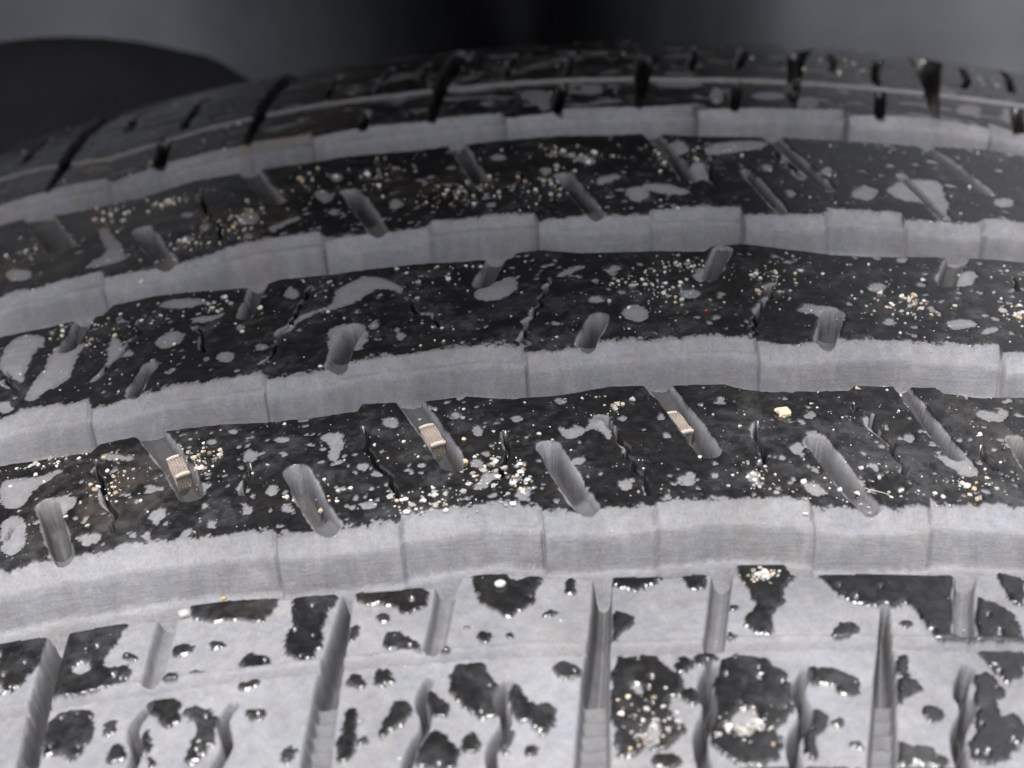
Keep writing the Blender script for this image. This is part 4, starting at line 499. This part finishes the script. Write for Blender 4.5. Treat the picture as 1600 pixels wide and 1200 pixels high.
tans = [(0.60, 0.53, 0.42), (0.46, 0.37, 0.27), (0.68, 0.62, 0.52), (0.36, 0.28, 0.21), (0.60, 0.46, 0.30)]
for s, w, rx, ry, n, t in DATA['grit']:
    for _ in range(int(n * 0.85)):
        x = s + rg.normal() * rx * .55; y = w + rg.normal() * ry * .55
        c = tans[rg.integers(5)] if rg.random() < t * .7 else pale[rg.integers(4)]
        grains.append((x, y, 0.07 * 4.8 ** (rg.random() ** 1.8), c))
for wr, n in (((-64, -46), 900), ((-36.5, -15), 900), ((-2.5, 24.5), 600), ((38, 84), 250), ((-97, -75), 160)):
    ss = rg.uniform(-S0 + 4, S0 - 4, n * 3).astype(np.float32); ww = rg.uniform(*wr, n * 3).astype(np.float32)
    pool = fbm(ss, ww, 0.18, 400, 3); k = 0
    for x, y, pv in zip(ss, ww, pool):
        if k >= n: break
        if pv < rg.uniform(-.5, .45): continue
        k += 1
        c = tans[rg.integers(5)] if rg.random() < .12 else pale[rg.integers(4)]
        grains.append((float(x), float(y), 0.035 * 6.5 ** (rg.random() ** 3), c))
for wr, n in (((-74, -65.5), 60), ((-45, -38), 40), ((-14, -3), 30)):
    for _ in range(n): grains.append((rg.uniform(-60, 60), rg.uniform(*wr), rg.uniform(.03, .08), pale[rg.integers(4)]))
GV = []; GF = []; GC = []
for k, (x, y, r, c) in enumerate(grains):
    h = hat(x, y)
    if h < -2.6: continue
    o = surf(x, y, h + r * .35); th = x / R
    sc3 = np.array([rg.uniform(.75, 1.25), rg.uniform(.75, 1.25), rg.uniform(.5, .8)])
    v = ICO_V * (1 + rg.uniform(-.38, .38, (12, 1))) * sc3 * r * .001
    an = rg.uniform(0, 6.28); ca, sa = math.cos(an), math.sin(an)
    v = np.stack([v[:, 0] * ca - v[:, 1] * sa, v[:, 0] * sa + v[:, 1] * ca, v[:, 2]], -1)
    v = np.stack([v[:, 0] * math.cos(th) + v[:, 2] * math.sin(th), v[:, 1], -v[:, 0] * math.sin(th) + v[:, 2] * math.cos(th)], -1) + o
    GF.append(ICO_F + 12 * len(GV)); GV.append(v); GC.append(np.tile(np.array([*c, 1]), (12, 1)) * np.array([*[rg.uniform(.8, 1.15)] * 3, 1]))
me = bpy.data.meshes.new('grit'); me.from_pydata(np.concatenate(GV).tolist(), [], np.concatenate(GF).tolist())
ca_ = me.color_attributes.new('grain', 'FLOAT_COLOR', 'POINT'); ca_.data.foreach_set('color', np.concatenate(GC).astype(np.float32).ravel())
M_grit, n, b = mat('sand_grain'); a = n.nodes.new('ShaderNodeAttribute'); a.attribute_name = 'grain'; n.links.new(a.outputs['Color'], b.inputs['Base Color']); b.inputs['Roughness'].default_value = .85; b.inputs['Specular IOR Level'].default_value = .2
o = link('sand_grit', me, M_grit)
tag(o, 'pale and tan sand grains scattered over the wet black tread ribs', 'sand', None, 'stuff')

# ---------------------------------------------------------------- pebbles one can tell apart
def pebble(s, w, r, c, label, seed, flat=.7, rough=.22):
    import bmesh
    bm = bmesh.new(); bmesh.ops.create_icosphere(bm, subdivisions=3, radius=1)
    rp = np.random.default_rng(seed); d = rp.normal(size=(5, 3)) * (1 if rough < .3 else 1.6); ph = rp.uniform(0, 6, 5)
    for v in bm.verts:
        k = sum(math.sin(3.0 * float(np.dot(d[i], v.co)) + ph[i]) for i in range(5)) / 5
        v.co *= (1 + rough * k); v.co.z *= flat; v.co.x *= 1.15
        v.co *= r * .001
    me = bpy.data.meshes.new('pebble'); bm.to_mesh(me); bm.free(); me.polygons.foreach_set('use_smooth', [True] * len(me.polygons))
    o = link('pebble', me, simple('pebble_stone', c, .55, .25, 2500, .5))
    o.location = surf(s, w, hat(s, w) + r * flat * .6); o.rotation_euler = (0, s / R, 0)
    return tag(o, label, 'pebble', 'loose pebbles on the tread')
pebble(39.9, 80.2, 1.05, (.55, .50, .42), 'cream pebble perched on the far edge of the tyre', 1, .6)
pebble(19.6, -50.6, .62, (.66, .55, .38), 'ragged golden cream crumb on the wet rib above the widest groove', 2, .6, .55)
pebble(14.34, -29.78, .17, (.38, .06, .05), 'tiny red grain on the wet middle rib', 3)
pebble(-30.9, -66.6, .20, (.65, .36, .12), 'tiny orange grain on the grey wall of the widest groove', 4)
pebble(33.1, 24.0, .75, (.55, .42, .24), 'tan pebble at the lower lip of the farthest groove', 5)
pebble(-32.4, -74.2, .50, (.40, .39, .38), 'small grey dirt lump hanging on the near lip of the widest groove at left', 6)
pebble(-6.3, -74.7, .42, (.50, .49, .48), 'small pale dirt lump on the near lip of the widest groove, near the middle', 7)

# ---------------------------------------------------------------- hair-thin fibres
def fibre(pts, label):
    cu = bpy.data.curves.new('fibre', 'CURVE'); cu.dimensions = '3D'; cu.bevel_depth = 0.00003; cu.bevel_resolution = 2
    sp = cu.splines.new('NURBS'); sp.points.add(len(pts) - 1); sp.order_u = 3; sp.use_endpoint_u = True
    for i, (s, w, h) in enumerate(pts): sp.points[i].co = (*surf(s, w, h), 1)
    o = bpy.data.objects.new('fibre', cu); col.objects.link(o)
    dg = bpy.context.evaluated_depsgraph_get(); me = bpy.data.meshes.new_from_object(o.evaluated_get(dg)); bpy.data.objects.remove(o)
    return tag(link('fibre', me, M_fibre), label, 'fibre')
fibre([(25.2, -62.5, .1), (26.0, -63.2, .3), (27.4, -63.6, .2), (28.5, -65.2, -.5)], 'hair thin pale fibre across the mouth of the right slot')

# ---------------------------------------------------------------- wheel arch liner behind the far side, plus unseen overhang shaped to block light
def liner():
    V = []; F = []; NT_, = (320,)
    prof = [(0.150, 0.20), (0.152, 0.24), (0.154, 0.27), (0.156, 0.30), (0.156, 0.33), (0.152, 0.355), (0.142, 0.378), (0.125, 0.395), (0.10, 0.408), (0.07, 0.415), (0.04, 0.42), (0.01, 0.422), (-.02, .423), (-.04, .423)]
    sm = []
    for a, b in zip(prof[:-1], prof[1:]):
        for k in range(4): sm.append((a[0] + (b[0] - a[0]) * k / 4, a[1] + (b[1] - a[1]) * k / 4))
    sm.append(prof[-1]); m = len(sm)
    for i in range(NT_ + 1):
        t = -1.5 + 3.0 * i / NT_
        bulge = -0.030 * math.exp(-((t - .42) / .22) ** 2) - 0.012 * math.exp(-((t + .30) / .10) ** 2) + 0.30 * math.exp(-((t + .035) / .125) ** 4)  # includes a deep centre pocket shaped to go dark
        for y, r in sm:
            k = max(0, min(1, (y - .0) / .12))
            r0 = r
            op = 0.95 * max(0, min(1, (t - .05) / .16)) + .2 * max(0, min(1, (-t - .12) / .14))  # overhang opened at the sides to let light onto the wall
            cg = math.exp(-((t + .05) / .16) ** 4)
            if r > .40: y -= 0.04 * cg * (r - .40) / .023
            if r > .335: r -= 0.052 * cg * (1 - max(0, -y) / .12)  # overhang lowered at the centre to shade the back wall
            if r > .33: y += (0.156 - y) * op; r = .33 + (r - .33) * (1 + 2.4 * op)
            V.append((r * math.sin(t), y + bulge * k, r * math.cos(t)))
    for i in range(NT_):
        for j in range(m - 1): F.append((i * m + j, (i + 1) * m + j, (i + 1) * m + j + 1, i * m + j + 1))
    return mesh(V, F)
o = link('wheel_arch_liner', liner(), M_liner)
md = o.modifiers.new('thick', 'SOLIDIFY'); md.thickness = 0.003; md.offset = 1
tag(o, 'dusty dark grey plastic wheel arch liner curving behind the tyre, its unseen overhang shaped to block light', 'arch liner')
# rounded dark boot behind the tyre at left
prof = [(0.0, .056), (.010, .056), (.018, .053), (.024, .047), (.028, .038), (.030, .025), (.031, .0005)]
V = []; F = []; n_ = 64
for i in range(n_):
    a = 2 * math.pi * i / n_
    for z, r in prof: V.append((r * math.cos(a) * 1.0, -z, r * math.sin(a)))
m = len(prof)
for i in range(n_):
    for j in range(m - 1): F.append((i * m + j, ((i + 1) % n_) * m + j, ((i + 1) % n_) * m + j + 1, i * m + j + 1))
o = link('rubber_boot', mesh(V, F), M_boot, None, (-0.090, 0.150, 0.2385))
tag(o, 'rounded dark moulded bulge standing out behind the tyre at the left', 'rubber boot')
